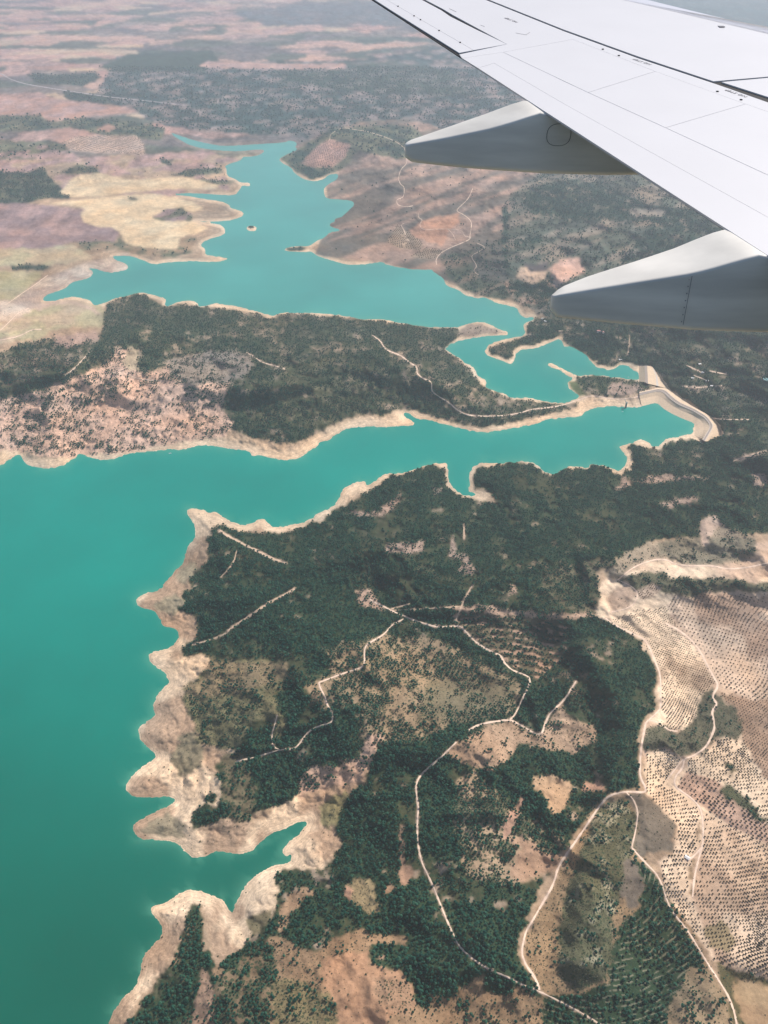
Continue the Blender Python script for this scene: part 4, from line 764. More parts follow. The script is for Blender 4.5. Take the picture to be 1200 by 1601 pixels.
# olives in their rows
ol_p, ol_s = [], []
GR = {1: ((1130,1000), (5.4,1.1), (2.9,5.3), 1.12), 2: ((1050,1060), (3.5,.8), (1.4,3.8), .85), 3: ((1060,1320), (4.8,-.4), (.6,5.6), 1.12), 4: ((1200,1150), (4.4,1.6), (1.2,4.6), .8),
      5: ((1120,1240), (7.0,1.6), (2.2,6.8), 1.35), 8: ((640,385), (3.4,.4), (-2.6,2.2), 2.4), 9: ((520,245), (2.7,.5), (-.3,2.3), 2.6)}
for gid, (ref, va, vb, sc) in GR.items():
    o = np.array(ground(*ref)[:2]); a = (np.array(ground(ref[0] + va[0] * 10, ref[1] + va[1] * 10)[:2]) - o) / 10; b = (np.array(ground(ref[0] + vb[0] * 10, ref[1] + vb[1] * 10)[:2]) - o) / 10
    ys, xs = np.where(grove == gid)
    if gid == 9 or len(xs) == 0 and gid: pass
    if len(xs) == 0: continue
    pts = np.stack([GX[ys, xs] - o[0], GY[ys, xs] - o[1]]); inv = np.linalg.inv(np.stack([a, b], 1)); st = inv @ pts
    s0, s1 = np.floor(st.min(1)) - 2, np.ceil(st.max(1)) + 2
    I, J = np.meshgrid(np.arange(s0[0], s1[0]), np.arange(s0[1], s1[1]))
    wx = o[0] + I * a[0] + J * b[0]; wy = o[1] + I * a[1] + J * b[1]
    la = np.hypot(*a)
    wq, wr = wx, wy; wx = wx + (fbm(wq / 300, wr / 300, 31 + gid, 2) - .5) * 70; wy = wy + (fbm(wq / 300, wr / 300, 32 + gid, 2) - .5) * 90
    wx = wx + rng.normal(0, la * .05, wx.shape); wy = wy + rng.normal(0, la * .05, wx.shape)
    px, py = pixel(wx, wy)
    ok = (near(grove, px, py) == gid) & (near(roadmask, px, py) > .8) & (rng.random(px.shape) > .04 + .25 * smooth(.7, .95, uni(fbm(wx / 60, wy / 60, 47, 3)))) & (px > -60) & (px < 1262) & (py < 1640) & (samp(SD, px, py) > 3)
    P = place(px[ok], py[ok], .1); ol_p.append(P); ol_s.append(sc * 1.2 * (.72 + .5 * fbm(P[:, 0] / 60, P[:, 1] / 60, 40, 2) + rng.normal(0, .16, len(P))))
ol_p = np.vstack(ol_p); ol_s = np.clip(np.concatenate(ol_s), .3, 2.2)
print('pines', len(pine_p), 'olives', len(ol_p), 'shrubs', len(shr_p))

def individuals(P, Sc, kind, nmax, lab):
    px, py = pixel(P[:, 0], P[:, 1], P[:, 2])
    inv_ = (px > 4) & (px < 1196) & (py > 2) & (py < 1594)
    size = Sc / np.sqrt(P[:, 0] ** 2 + P[:, 1] ** 2 + (P[:, 2] - ALT) ** 2); size[~inv_] = 0
    order = np.argsort(-size)[:nmax]
    protos = []; med = float(np.median(Sc[order]))
    for i, (c_, t_, w_) in enumerate(PROTO[kind]):
        e = bpy.data.objects.new(kind + '_tree', None); e.empty_display_size = 1
        protos.append((e, [bpy.data.objects.new('crown', c_), bpy.data.objects.new('trunk', t_)]))
    for q, k in enumerate(order):
        e, ch = protos[q % len(protos)]
        e2 = e.copy(); C.objects.link(e2)
        e2.location = P[k]; e2.scale = (Sc[k],) * 3; e2.rotation_euler.z = random.random() * 6.28
        for c_ in ch:
            c2 = c_.copy(); C.objects.link(c2); c2.parent = e2
        lb, gp, ct = lab(px[k], py[k], Sc[k] - med); tag(e2, lb, ct, gp)
    for e, ch in protos:
        for c_ in ch: bpy.data.objects.remove(c_)
        bpy.data.objects.remove(e)
    m = np.ones(len(P), bool); m[order] = False; return m
LM = [('on the tip of the lower left headland above the bare cliff', 215, 1590), ('in the middle of the lower left headland', 260, 1560), ('on the right flank of the lower left headland', 315, 1575), ('in the broken wood by the dry gully', 370, 1570),
 ('in the heath beside the speckled scrub patch', 425, 1570), ('among the shrubs of the speckled scrub patch', 490, 1580), ('on the edge of the bare pinkish field', 560, 1570), ('in the wood above the bare pinkish field', 610, 1540),
 ('at the foot of the dense central wood', 670, 1540), ('against the curving pale forest track', 730, 1520), ('in the round copse under the pale forest track', 780, 1540), ('in the heath under the round copse', 770, 1585),
 ('near the fork of the two pale roads', 843, 1555), ('in the dark strip just below the road fork', 860, 1585), ('between the valley road and the scrub slope', 840, 1490), ('along the track at the bottom edge', 930, 1590),
 ('at the foot of the terraced wood', 960, 1570), ('in the middle of the terraced wood', 1010, 1540), ('on the right side of the terraced wood', 1060, 1500), ('on the bare ground under the terraced wood', 1070, 1585),
 ('beside the road under the tan field', 1125, 1570), ('on the ledge over the lower inlet', 470, 1400), ('in the dense central wood', 690, 1450), ('left of the valley road', 800, 1440)]
LO = [('left of the white farm shed', 1050, 1350), ('above the white farm shed', 1075, 1300), ('right of the winding grove road', 1115, 1350), ('in the lowest rows above the tan field', 1170, 1520), ('in the lower left corner of the groves', 1100, 1470),
 ('under the end of the winding grove road', 1085, 1430), ('at the right edge of the lower grove', 1185, 1440), ('in the greenish dip of the lower grove', 1130, 1460), ('on the pink slope with widely spaced trees', 1130, 1250), ('in the dense square block left of the short cut', 1025, 1205),
 ('beside the road along the lower grove edge', 1060, 1410), ('at the right edge level with the farm shed', 1185, 1340), ('in the middle of the lower grove', 1145, 1400), ('in the small grove above the square block', 1090, 1200)]
def lab_(px, py, L_, big, noun, cat, plural):
    k = min(L_, key=lambda q: (q[1] - px) ** 2 + (q[2] - py) ** 2)[0]
    sz = 'big' if big > 0 else 'smaller'
    return sz + ' ' + noun + ' ' + k, sz + ' ' + plural + ' ' + k, cat
def pine_lab(px, py, b): return lab_(px, py, LM, b, 'dark pine', 'tree', 'pines')
def olive_lab(px, py, b): return lab_(px, py, LO, b, 'round olive tree', 'olive tree', 'olive trees')
m = individuals(pine_p, pine_s, 'pine', 300, pine_lab); stuff('pine_forest', pine_p[m], pine_s[m], 'pine', 'dark green pine woods covering the headland and the peninsula')
m = individuals(ol_p, ol_s, 'olive', 300, olive_lab); stuff('olive_groves', ol_p[m], ol_s[m], 'olive', 'rows of dark olive trees on pale soil')
stuff('low_shrubs', shr_p, shr_s, 'shrub', 'grey green scrub scattered over the bare slopes')
# ------------------------------------------------------------------ dams
M_DAM = mat('pale_rockfill', A(246,218,184,.68), .95, .1, .12, bump=.6); M_DAMROAD = mat('dam_crest_asphalt', A(190,174,160), .9, .08, .05)
M_KERB = mat('dam_kerb', A(245,232,218), .8)
def strip(name, rows, zs, m_, parent, sub=3):
    """a body built between rows of photograph points that lie at the given heights"""
    R_ = []
    for row, z in zip(rows, zs):
        p = np.array(row, float); d = np.r_[0, np.cumsum(np.hypot(*np.diff(p, axis=0).T))]; t = np.linspace(0, d[-1], 41)
        q = np.c_[np.interp(t, d, p[:, 0]), np.interp(t, d, p[:, 1])]
        for _ in range(2): q[1:-1] = (q[:-2] + 2 * q[1:-1] + q[2:]) / 4
        x, y, zz = ground(q[:, 0], q[:, 1], z); R_.append(np.c_[x, y, zz])
    V = np.stack(R_, 0); n, k = V.shape[:2]; ii = np.arange(n * k).reshape(n, k)
    qd = np.stack([ii[:-1, :-1], ii[:-1, 1:], ii[1:, 1:], ii[1:, :-1]], -1).reshape(-1, 4)
    return mesh_np(name, V.reshape(-1, 3), qd, m_, parent, False)
toe = [(1003,637),(1026,631),(1036,641),(1050,649),(1068,657),(1084,663),(1086,672),(1080,682),(1096,689)]
mid = [(1000,624),(1027,618),(1036,623),(1048,633),(1066,643),(1086,650),(1098,660),(1100,672),(1096,688)]
cr1 = [(999,618),(1027,611.5),(1037,613),(1046,623),(1060,633),(1084,643),(1102,654),(1111,667),(1098,688)]
cr2 = [(999,615),(1028,608.5),(1039,610),(1049,620),(1062,630),(1085,640),(1104,651.5),(1115,666),(1101,690)]
ber = [(999,613),(1029,606.5),(1043,609),(1054,618),(1066,626),(1087,638),(1107,650),(1120,667),(1106,690)]
out = [(999,611),(1031,604.5),(1047,609),(1060,618),(1073,629),(1092,641),(1111,650),(1130,678),(1112,688)]
dc = np.array(ground(1060, 634, 20)).ravel()
dam = empty('embankment_dam', (0, 0, 0)); tag(dam, 'long pale curving embankment dam closing the lower turquoise lake', 'dam')
strip('upstream_face', [toe, mid, cr1], [-2, 13, 25], M_DAM, dam); strip('crest_road', [cr1, cr2], [25.1, 25.1], M_DAMROAD, dam)
strip('downstream_face', [cr2, ber, out], [25, 20, 6], M_DAM, dam)
def kerb(row, z, parent, name='kerb', w=1.4, h=1.0, m_=M_KERB):
    p = np.array(row, float); d = np.r_[0, np.cumsum(np.hypot(*np.diff(p, axis=0).T))]; t = np.linspace(0, d[-1], 61)
    q = np.c_[np.interp(t, d, p[:, 0]), np.interp(t, d, p[:, 1])]
    for _ in range(4): q[1:-1] = (q[:-2] + 2 * q[1:-1] + q[2:]) / 4
    x, y, zz = ground(q[:, 0], q[:, 1], z); P = np.c_[x, y]; T_ = np.gradient(P, axis=0); T_ /= np.hypot(*T_.T)[:, None]; N_ = np.c_[-T_[:, 1], T_[:, 0]] * w / 2
    V = np.stack([np.c_[P - N_, zz], np.c_[P - N_, zz + h], np.c_[P + N_, zz + h], np.c_[P + N_, zz]], 1).reshape(-1, 3)
    i0 = (np.arange(60) * 4)[:, None] + np.arange(3)[None]; i0 = i0.ravel()
    return mesh_np(name, V, np.c_[i0, i0 + 1, i0 + 5, i0 + 4], m_, parent, False)
kerb(cr1, 25.0, dam, w=2.2, h=1.2); kerb(cr2, 25.0, dam, w=2.6, h=1.2)
dam2 = empty('embankment_dam', (0, 0, 0)); tag(dam2, 'small pale embankment dam at the end of the narrow upper lake arm', 'dam')
a1 = [(997.5,574),(997.5,584),(997.5,596)]; a2 = [(1007,572),(1008,585),(1008,598)]; a3 = [(1011,572),(1012,586),(1012.5,600)]; a4 = [(1019,573),(1025,588),(1025.5,603)]; a5 = [(1020,573.5),(1027,588),(1029,604)]; a6 = [(1021,574),(1033,589),(1048,609)]
strip('upstream_face', [a1, a2], [-2, 24], M_DAM, dam2); strip('crest_road', [a2, a3], [24.1, 24.1], M_DAMROAD, dam2)
strip('downstream_face', [a3, a4], [24, 16], M_DAM, dam2); strip('berm', [a4, a5], [16, 16], M_KERB, dam2); strip('downstream_face', [a5, a6], [16, 4], M_DAM, dam2)

# ------------------------------------------------------------------ buildings, tower, boats
M_WALL = mat('whitewash', A(235,228,215,.8), .85, .06, .5); M_TILE = mat('pink_clay_tiles', A(226,160,150,.8), .9, .15, .6); M_TIN = mat('pale_sheet_roof', A(240,236,230,.85), .6, .05, .4)
M_GREYW = mat('grey_concrete', A(160,155,150), .9, .1, .3); M_GLASS = mat('window_glass', (.03,.04,.05), .15); M_WOODD = mat('door_paint', A(120,80,60)); M_WHITE = mat('white_boat_paint', (.8,.8,.8), .3)
def house(px, py, w, d, h, rz, label, roof='gable', mw=M_WALL, mr=M_TILE, cat='house', rows=1, group=None):
    x, y, z = [float(v) for v in on_land(px, py)]
    t = empty('house' if cat == 'house' else 'shed', (x, y, z - .3), math.radians(rz)); tag(t, label, cat, group)
    bm = bmesh.new(); box(bm, -w/2, w/2, -d/2, d/2, -3, h)
    if roof == 'gable':
        a = [bm.verts.new(p) for p in ((-w/2, -d/2, h), (-w/2, d/2, h), (-w/2, 0, h + d * .22))]; bm.faces.new(a)
        a = [bm.verts.new(p) for p in ((w/2, -d/2, h), (w/2, 0, h + d * .22), (w/2, d/2, h))]; bm.faces.new(a)
    obj_bm('wall', bm, mw, t)
    bm = bmesh.new(); e = .5
    if roof == 'gable':
        k = d * .22; th = .25
        for s in (-1, 1):
            y0, y1 = s * (d/2 + e), 0; z0, z1 = h - .1, h + k + .12
            v = [bm.verts.new(p) for p in ((-w/2-e, y0, z0), (w/2+e, y0, z0), (w/2+e, y1, z1), (-w/2-e, y1, z1), (-w/2-e, y0, z0+th), (w/2+e, y0, z0+th), (w/2+e, y1, z1+th), (-w/2-e, y1, z1+th))]
            for f in ((0,1,2,3),(4,5,6,7),(0,1,5,4),(1,2,6,5),(2,3,7,6),(3,0,4,7)): bm.faces.new([v[i] for i in f])
    else: box(bm, -w/2-.4, w/2+.4, -d/2-.4, d/2+.4, h, h + .5)
    rf = obj_bm('roof', bm, mr, t)
    if cat == 'house':
        bm = bmesh.new(); box(bm, w*.22, w*.22+1, d*.1, d*.1+1, h, h + d*.22 + 1.2); obj_bm('chimney', bm, mw, rf)
    n = max(1, int(w // 6))
    for r_ in range(rows):
        for i in range(n):
            cx = -w/2 + (i + .5) * w / n; zb = .8 + r_ * 3.2
            for s in (-1, 1):
                bm = bmesh.new(); ww = w / n * .22
                if i == n // 2 and r_ == 0 and s == -1: box(bm, cx - ww, cx + ww, s*d/2 - .06, s*d/2 + .02, 0, 2.3); obj_bm('door', bm, M_WOODD, t)
                else: box(bm, cx - ww, cx + ww, s*d/2 - .06, s*d/2 + .06, zb, zb + 1.3); obj_bm('window', bm, M_GLASS, t)
    return t
house(1073.5, 1341.5, 12, 8.5, 4, -40, 'white farm shed on a pale yard among the olive rows', 'gable', M_WALL, M_TIN, 'shed')
house(937, 519, 30, 13, 7, -12, 'long house with a pink tiled roof in the woods under the wing fairing', 'gable', rows=2)
house(943, 520.5, 14, 10, 6, 70, 'small pink roofed wing house beside the long pink roofed house', 'gable')
house(876, 518.5, 26, 9, 4, 15, 'low tan flat roofed building on the shore above the narrow lake arm', 'flat', mat('tan_render', A(225,195,165)), mat('tan_roof', A(232,205,175)), 'building')
house(847, 499, 14, 8, 4, 40, 'white house nearest the tip of the lower fairing', 'gable', mr=M_TIN); house(852, 503, 16, 8, 4, -50, 'white house just below right of the first at the fairing tip', 'gable', mr=M_TIN)
house(1083, 653, 34, 9, 5, -4, 'long low grey building on the shoulder of the big dam', 'flat', M_GREYW, M_GREYW, 'building')
house(1102, 654, 10, 9, 6, -30, 'small square grey control building at the end of the dam road', 'flat', M_GREYW, M_GREYW, 'building')
house(1093, 570, 14, 9, 4, 20, 'white house alone in the woods east of the small dam', 'gable', mr=M_TIN); house(1082, 592, 13, 10, 4, -20, 'white house at the pale wedge clearing', 'gable', mr=M_TIN)
house(1105, 596, 16, 9, 4, 10, 'white house at the end of the short eastern road', 'gable', mr=M_TIN); house(1112, 604, 15, 9, 4, 0, 'white house by the long eastern road', 'gable', mr=M_TIN)
house(1098, 583, 12, 9, 4, -30, 'white house at the end of the pale eastern strips of road', 'gable', mr=M_TIN)
house(970, 563, 22, 9, 4, 5, 'pale roofed building above the cove of the small lake', 'flat', M_WALL, M_TIN, 'building')
# round tank at the right edge
x, y, z = [float(v) for v in on_land(1197, 594)]
tk = empty('water_tank', (x, y, z)); tag(tk, 'round pale blue water tank in the woods at the right edge', 'tank')
bm = bmesh.new(); bmesh.ops.create_cone(bm, cap_ends=True, segments=32, radius1=13, radius2=13, depth=8); obj_bm('wall', bm, M_GREYW, tk)
bm = bmesh.new(); bmesh.ops.create_cone(bm, cap_ends=True, segments=32, radius1=13.4, radius2=.5, depth=1.6); o = obj_bm('roof', bm, mat('pale_blue_paint', A(170,215,215,.9)), tk); o.location.z = 4.8
# intake tower standing in the shallows of the dam
x, y, _ = [float(v) for v in ground(977.5, 637.5, 0)]
tw = empty('intake_tower', (x, y, 0)); tag(tw, 'grey concrete intake tower standing in the water by the bank', 'tower')
bm = bmesh.new(); box(bm, -3.2, 3.2, -3.2, 3.2, -6, 25); obj_bm('shaft', bm, M_GREYW, tw)
bm = bmesh.new(); box(bm, -4.2, 4.2, -4.2, 4.2, 25, 29); obj_bm('gate_house', bm, M_WALL, tw)
bm = bmesh.new(); box(bm, -4.9, 4.9, -4.9, 4.9, 29.02, 29.6); obj_bm('roof', bm, M_GREYW, tw)
for zz in (4, 12, 19):
    bm = bmesh.new(); box(bm, -1.2, 1.2, -3.3, -3.15, zz, zz + 3); obj_bm('opening', bm, M_GLASS, tw)
bm = bmesh.new(); box(bm, -1.4, 1.4, 4.2, 34, 25.1, 26.0); obj_bm('footbridge', bm, M_GREYW, tw)
def boat(px, py, L, rz, label):
    x, y, _ = [float(v) for v in ground(px, py, 0)]
    t = empty('boat', (x, y, 0), math.radians(rz)); tag(t, label, 'boat'); W = L * .3
    bm = bmesh.new(); out_ = [(-L/2, -W*.42), (-L/2, W*.42), (0, W/2), (L*.3, W*.36), (L/2, 0), (L*.3, -W*.36), (0, -W/2)]
    lo = [bm.verts.new((a*.9, b*.75, -.4)) for a, b in out_]; hi = [bm.verts.new((a, b, .9)) for a, b in out_]; inn = [bm.verts.new((a*.88, b*.82, .9)) for a, b in out_]; dk = [bm.verts.new((a*.86, b*.8, .4)) for a, b in out_]
    n = len(out_); bm.faces.new(lo); bm.faces.new(dk)
    for q, w_ in ((lo, hi), (hi, inn), (inn, dk)):
        for i in range(n): bm.faces.new((q[i], q[(i+1) % n], w_[(i+1) % n], w_[i]))
    obj_bm('hull', bm, M_WHITE, t)
    bm = bmesh.new(); box(bm, -L*.12, L*.14, -W*.3, W*.3, .41, 1.9); obj_bm('cabin', bm, M_WHITE, t)
    bm = bmesh.new(); box(bm, L*.141, L*.155, -W*.27, W*.27, 1.2, 1.8); obj_bm('windscreen', bm, M_GLASS, t)
    bm = bmesh.new(); box(bm, -L*.56, -L*.5, -.35, .35, -.3, 1.2); obj_bm('outboard_motor', bm, M_GREYW, t)
boat(973, 644, 9, 10, 'small white boat on the open water below the intake tower'); boat(266, 709, 12, 5, 'small white boat moored close to the bare south shore of the peninsula')
boat(982, 590, 8, -10, 'white boat in the narrow arm left of the small dam'); boat(996, 597, 8, 5, 'white boat tucked against the foot of the small dam')

# ------------------------------------------------------------------ the wing
WH, WD = 2.6, 0.10                       # the wing root plane lies 2.6 m below the eye and rises towards the tip
def W(px, py, up=0.0):
    dx, dy, dz = ray(px, py); t = (-WH + up) / (dz - WD * dy)
    return Vector((float(dx * t), float(dy * t), float(dz * t)))
M_SKIN = mat('white_wing_paint', (.63,.63,.645), .42, .02, 1.2, .4); M_SLAT = mat('polished_slat', (.60,.61,.66), .34, .02, 1.0, .5)
M_FAIR = mat('grey_white_fairing_paint', (.78,.755,.69), .45, .13, 3.0, .3); M_DARKM = mat('dark_gap', (.012,.013,.015), .7); M_MARK = mat('stencil_paint', (.22,.22,.24), .6)
n = M_FAIR.node_tree.nodes; l = M_FAIR.node_tree.links
for nz_ in [q for q in n if q.type == 'TEX_NOISE']:
    mp = n.new('ShaderNodeMapping'); mp.inputs['Scale'].default_value = (.35, 1, 2.6); tc_ = [q for q in n if q.type == 'TEX_COORD'][0]
    l.new(tc_.outputs['Object'], mp.inputs['Vector']); l.new(mp.outputs[0], nz_.inputs['Vector'])
wing = empty('aircraft_wing', (0, 0, ALT)); tag(wing, 'white airliner wing reaching in from the right with two pointed fairings under it', 'wing')
def panel(name, pts, m_, top=0.0, depth=.012, inset=.0022, parent=wing):
    v = [W(*p, top) for p in pts]
    n = len(v); a = sum((v[i].x * v[(i+1) % n].y - v[(i+1) % n].x * v[i].y) for i in range(n))
    if a < 0: v = v[::-1]
    r_ = []
    for i in range(n):
        p, q, s = v[i-1], v[i], v[(i+1) % n]
        d1 = Vector((q.x-p.x, q.y-p.y)).normalized(); d2 = Vector((s.x-q.x, s.y-q.y)).normalized()
        n1, n2 = Vector((-d1.y, d1.x)), Vector((-d2.y, d2.x)); b = (n1 + n2); k = max(.35, 1 + n1.dot(n2)); b = b / k
        x, y = q.x + b.x * inset, q.y + b.y * inset; r_.append(Vector((x, y, -WH + top + WD * y)))
    bm = bmesh.new(); hi = [bm.verts.new(p) for p in r_]; lo = [bm.verts.new(p - Vector((0, 0, depth))) for p in r_]
    f = bm.faces.new(hi); bm.faces.new(lo[::-1])
    for i in range(n): bm.faces.new((hi[i], lo[i], lo[(i+1) % n], hi[(i+1) % n]))
    return obj_bm(name, bm, m_, parent)
# airfoil body under the skin panels
bm = bmesh.new(); secs = []
TE0, TE1 = W(583, 0), W(1200, 400); LE0, LE1 = W(1011, 0), W(1200, 45)
for yy in np.linspace(2.2, 17.5, 24):
    te = TE0.x + (TE1.x - TE0.x) * (yy - TE0.y) / (TE1.y - TE0.y); le = LE0.x + (LE1.x - LE0.x) * (yy - LE0.y) / (LE1.y - LE0.y)
    if le - te < .6: te = le - .6
    ch = le - te; zt = -WH + WD * yy - .0125
    prof = [(te + .004, 0), (te + ch * .93, 0), (te + ch * .972, -.008 * ch), (te + ch * .995, -.032 * ch), (te + ch, -.052 * ch), (te + ch * .985, -.078 * ch), (te + ch * .9, -.105 * ch), (te + ch * .6, -.12 * ch), (te + ch * .25, -.06 * ch), (te + .004, -.008)]
    secs.append([bm.verts.new((x, yy, zt + z)) for x, z in prof])
for a, b in zip(secs[:-1], secs[1:]):
    for i in range(len(a)): bm.faces.new((a[i], a[(i+1) % len(a)], b[(i+1) % len(a)], b[i]))
bm.faces.new(secs[0]); bm.faces.new(secs[-1][::-1])
obj_bm('wing_box', bm, M_DARKM, wing)
def ext(a, b, k):  # extend the line a->b beyond b
    return (b[0] + (b[0]-a[0]) * k, b[1] + (b[1]-a[1]) * k)
R = lambda p, q, x: (x, q[1] + (q[1]-p[1]) / (q[0]-p[0]) * (x - q[0]))
LEr = R((1109,24),(1200,45.5),1480); SLr = R((1067,21),(1200,53),1480); SLt = R((1067,21),(973,0),800)
LEt = R((1109,24),(1011,0),860)
panel('slat', [(860,-37), (1011,0), (1109,24), (1200,45.5), LEr, SLr, (1200,53.4), (1067,21.4), (973,.4), (805,-37)], M_SLAT, 0, .02, .0035)
BKt = (668,-37)
panel('upper_skin', [(805,-37.5),(973,-.2),(1067,20.6),(1200,52.6),R((1067,20.6),(1200,52.6),1480),R((1115,128),(1200,120.3),1480),(1200,120.3),(1115,127.6),(997,88.6),(880,46.4),(760,-1.6),BKt], M_SKIN, 0, .012, .002)
panel('inboard_skin', [(1127,128.6),(1200,122),R((1115,130),(1200,122.2),1480),(1480,246),(1200,152)], M_SKIN, 0, .012, .002)
panel('spar_strip', [(660,-37),(762,1.4),(880,48.8),(997,91.4),(1115,130.6),(1142,140),(1200,160.5),(1480,262),(1480,283),(1200,175),(1165,163),(1115,145),(1024,112),(895,62),(789,81.5),(722,91.5),(717.5,85.5),(792,69.5),(742,42.5),(706,23),(692,14.5),(661,-1.6),(600,-37)], M_SKIN, 0, .012, .0018)
panel('spoiler', [(895,62),(1024,112),(919,145),(786,82)], M_SKIN, .001, .012, .0022)
panel('spoiler', [(1024,112),(1165,163),(1040,200),(919,145)], M_SKIN, .001, .012, .0022)
panel('spoiler', [(1165,163),(1200,175),(1480,283),(1480,404),(1200,274),(1040,200)], M_SKIN, .001, .012, .0022)
panel('flap', [(722,91.5),(789,81.5),(880,127),(919,145),(1040,200),(1200,274),(1480,404),(1480,470),(1200,340),(1128,300),(880,162),(772,99),(747,107)], M_SKIN, -.001, .012, .0018)
panel('flap_trailing_edge', [(747,107),(772,99),(880,162),(1128,300),(1200,340),(1480,470),(1480,580),(1200,400),(1045,300)], M_SKIN, -.001, .016, .0018)
panel('aileron', [(560,-26),(596,-37),(659,0),(690,16.8),(704,26.4),(741,45),(792,69.5),(740,79),(609,3)], M_SKIN, 0, .012, .0022)
panel('aileron_tab', [(545,-26),(560,-26),(609,3),(740,79),(717.5,83.2),(610,16)], M_SKIN, -.001, .012, .0022)
# small hinge fittings along the tab line and over the spoiler line
for px, py in ((622,10.5),(647,25.5),(657,31.5),(686,48.5),(719,67)):
    c_ = W(px, py); bm = bmesh.new(); box(bm, c_.x - .008, c_.x + .008, c_.y - .012, c_.y + .012, c_.z - .002, c_.z + .008); obj_bm('hinge', bm, M_DARKM, wing)
for px, py in ((942,77.5),(967,87.5),(1121,143.5),(1158,156.5)):
    c_ = W(px, py, .001); bm = bmesh.new(); box(bm, c_.x - .01, c_.x + .01, c_.y - .012, c_.y + .012, c_.z, c_.z + .006); obj_bm('rivet_cap', bm, M_DARKM, wing)
c_ = W(1127, 42); bm = bmesh.new(); box(bm, c_.x - .035, c_.x + .03, c_.y - .05, c_.y + .03, c_.z, c_.z + .006); obj_bm('access_mark', bm, M_MARK, wing)
for pa, pb in (((806,52),(822,55)),((822,55),(828,51)),((702,14),(713,19)),((751,40),(757,42))):
    a, b = W(*pa, .001), W(*pb, .001); d = (b - a); L_ = d.length; bm = bmesh.new(); box(bm, 0, L_, -.002, .002, 0, .0015)
    o = obj_bm('seam_line', bm, M_MARK, wing); o.location = a; o.rotation_euler = d.to_track_quat('X', 'Z').to_euler()
def stencil(px, py, qx, qy, size):
    cu = bpy.data.curves.new('no_step', 'FONT'); cu.body = 'NO STEP'; cu.size = size; cu.align_x = 'CENTER'; cu.align_y = 'CENTER'; cu.extrude = .0006; cu.space_character = 1.1
    tmp = bpy.data.objects.new('tmp', cu); C.objects.link(tmp); dg = bpy.context.evaluated_depsgraph_get(); me = bpy.data.meshes.new_from_object(tmp.evaluated_get(dg)); bpy.data.objects.remove(tmp)
    me.materials.clear(); me.materials.append(M_MARK); o = bpy.data.objects.new('no_step_lettering', me); C.objects.link(o); o.parent = wing
    a, b = W(px, py, .0022), W(qx, qy, .0022); x_ = (b - a).normalized(); nrm = Vector((0, -WD, 1)).normalized(); y_ = nrm.cross(x_)
    from mathutils import Matrix
    Mx = Matrix((x_, y_, nrm)).transposed().to_4x4(); Mx.translation = (a + b) / 2; o.matrix_local = Mx
stencil(1164,151,1137,141.5,.062); stencil(1014,100.5,993,93.5,.060); stencil(806,34.5,792,29,.060)

def V(px, py, y0):
    dx, dy, dz = ray(px, py); t = y0 / dy; return Vector((float(dx * t), y0, float(dz * t)))
def rounded(pts, rad, n=5):
    """corner-rounded section outline"""
    out = []; k = len(pts)
    for i in range(k):
        p, q, r = Vector(pts[i-1]), Vector(pts[i]), Vector(pts[(i+1) % k]); r_ = rad[i]
        a, b = (p - q), (r - q); r1 = min(r_, a.length * .45, b.length * .45); a = q + a.normalized() * r1; b = q + b.normalized() * r1
        for j in range(n): t = j / (n - 1); out.append((1-t)**2 * a + 2*t*(1-t) * q + t*t * b)
    return out
def fairing(label, yn, yf, xt, xr, near_top, far_top, bots):
    """canoe fairing lofted from its blunt tail (xt) forward under the wing (xr); yn, yf: (tail, root) span positions of its two sides"""
    t_ = bpy.data.objects.new('flap_track_fairing', None); C.objects.link(t_); t_.parent = wing; t_.empty_display_size = .2; t_['label'] = label
    wn_ = lambda f, w_: w_[0] + (w_[1] - w_[0]) * min(1, f / .42)
    def curve(pts, which):
        P_ = [V(a, b, y) for (a, b), y in zip(pts, which)]; return [p.x for p in P_], [p.z for p in P_]
    est = lambda pts, w_: [wn_(max(0, min(1, (V(a, b, w_[1]).x - xt) / (xr - xt))), w_) for a, b in pts]
    nX, nZ = curve(near_top, est(near_top, yn)); fX, fZ = curve(far_top, est(far_top, yf)); bX, bZ = curve(bots, est(bots, yn))
    xs = np.concatenate([[0, .003, .009, .02, .04], np.linspace(.07, 1, 26)]) * (xr - xt) + xt
    bm = bmesh.new(); rings = []
    for x in xs:
        f = (x - xt) / (xr - xt); a, b = wn_(f, yn), wn_(f, yf); zn, zf, zb = np.interp(x, nX, nZ), np.interp(x, fX, fZ), np.interp(x, bX, bZ)
        e = min(1.0, math.sqrt(max(0, (x - xt) / .05))); cy, cz = (a + b) / 2, (zn + zb) / 2; s_ = .55 + .45 * e; sz = .80 + .20 * e
        sec = [(b, zf), (a, zn), (a + .012, zb + .03), (a + .05, zb), (b - .05, zb), (b - .012, zb + .03)]
        sec = [(cy + (y - cy) * s_, cz + (z - cz) * sz) for y, z in sec]
        rings.append([bm.verts.new((x, q.x, q.y)) for q in rounded(sec, (.015, .026, .05, .05, .05, .05))])
    NS = len(rings[0])
    for p, q in zip(rings[:-1], rings[1:]):
        for i in range(NS): bm.faces.new((p[i], p[(i+1) % NS], q[(i+1) % NS], q[i]))
    bm.faces.new(rings[0]); bm.faces.new(rings[-1][::-1])
    return t_, obj_bm('fairing_shell', bm, M_FAIR, t_, True)
f1, sh1 = fairing('outer pointed flap track fairing, tail over the hills', (8.66, 8.50), (8.76, 8.87), V(633, 236, 8.7).x, 3.3,
    [(634,227),(700,215.5),(770,201),(810,189),(846,176.5),(900,190),(1100,260)], [(634,221),(660,212),(700,198),(760,177),(815,156.5),(845,160),(900,180),(1100,240)], [(633,250),(645,256.5),(700,263),(750,267.5),(850,274),(950,277),(1010,276),(1100,262)])
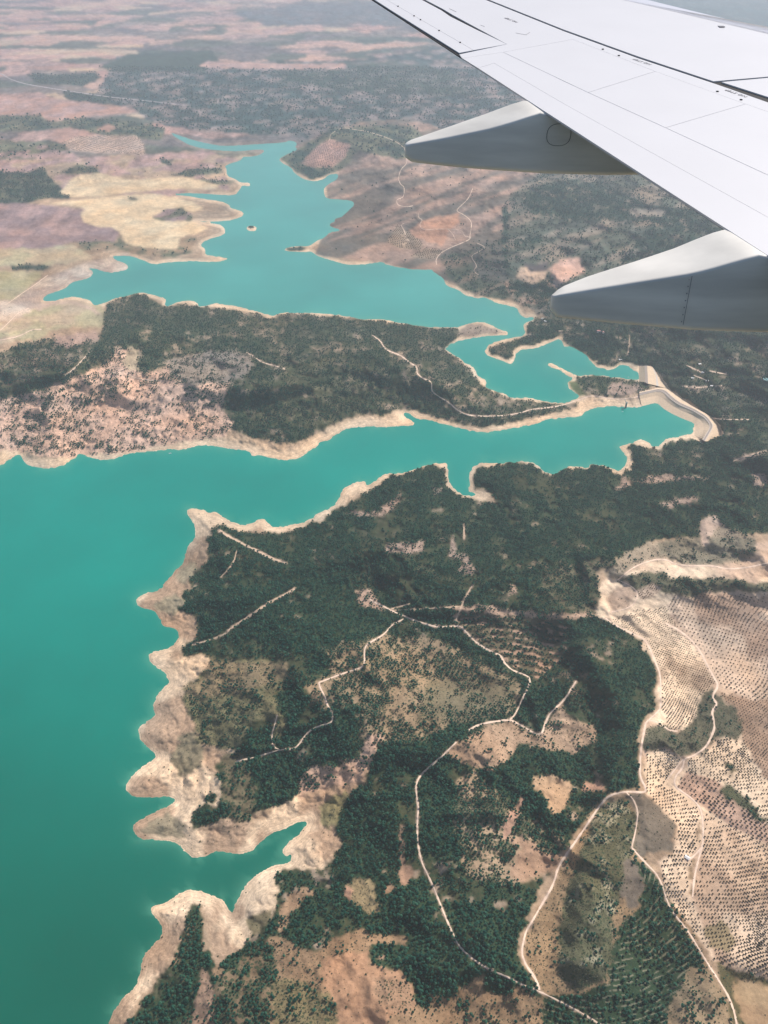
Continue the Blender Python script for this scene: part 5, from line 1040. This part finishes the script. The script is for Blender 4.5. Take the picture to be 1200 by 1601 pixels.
f2, sh2 = fairing('inner pointed flap track fairing, tail over the wooded hills', (5.72, 5.58), (5.84, 6.02), V(862, 478, 5.75).x, 3.6,
    [(863,463),(960,447),(1080,428),(1140,412),(1190,398),(1240,410),(1400,470)], [(863,457),(880,446),(920,430),(1000,405),(1060,385),(1131,356.5),(1180,365),(1400,420)], [(862,492),(872,501),(950,509),(1050,518),(1200,525),(1400,524)])
# access ring on the outer fairing, gap strips where both fairings meet the trailing edge, seam and rivets on the inner
bm = bmesh.new(); c_ = V(873, 211, 8.5)
for k in range(40):
    def pt(a, r): 
        ca, sa = math.cos(a), math.sin(a); return (c_.x + r * math.copysign(abs(ca) ** .8, ca), 8.494, c_.z + r * .86 * math.copysign(abs(sa) ** .8, sa))
    a0, a1 = 2*math.pi*k/40, 2*math.pi*(k+1)/40; v = [bm.verts.new(pt(a0, .115)), bm.verts.new(pt(a1, .115)), bm.verts.new(pt(a1, .111)), bm.verts.new(pt(a0, .111))]; bm.faces.new(v)
r_ = bmesh.ops.solidify(bm, geom=bm.faces[:], thickness=.004) if False else None
obj_bm('access_ring', bm, M_DARKM, f1)
for k in range(7):
    p = V(1077 - 2.0 * k, 437 + 11 * k, 5.58); bm = bmesh.new(); bmesh.ops.create_icosphere(bm, subdivisions=1, radius=.0048); o = obj_bm('rivet', bm, M_MARK, f2); o.location = (p.x, 5.578, p.z)
bm = bmesh.new(); a = V(1081, 432, 5.575); b = V(1067, 508, 5.575); v = [bm.verts.new(q) for q in ((a.x, 5.576, a.z), (a.x + .004, 5.576, a.z), (b.x + .004, 5.576, b.z), (b.x, 5.576, b.z))]; bm.faces.new(v); obj_bm('panel_seam', bm, M_MARK, f2)
# ------------------------------------------------------------------ haze
bm = bmesh.new(); box(bm, -120000, 120000, -3000, 230000, -12.0, ALT + 6.0)
hz = obj_bm('haze', bm, None or bpy.data.materials.new('summer_haze')); m = hz.data.materials[0]; m.use_nodes = True; n = m.node_tree.nodes
n.remove(n['Principled BSDF']); pv = n.new('ShaderNodeVolumePrincipled'); pv.inputs['Color'].default_value = (.79, .88, 1.0, 1); pv.inputs['Density'].default_value = 4.2e-5; pv.inputs['Anisotropy'].default_value = 0.40
m.node_tree.links.new(pv.outputs[0], n['Material Output'].inputs['Volume']); tag(hz, 'pale summer haze over the lakes and the plain', kind='stuff')
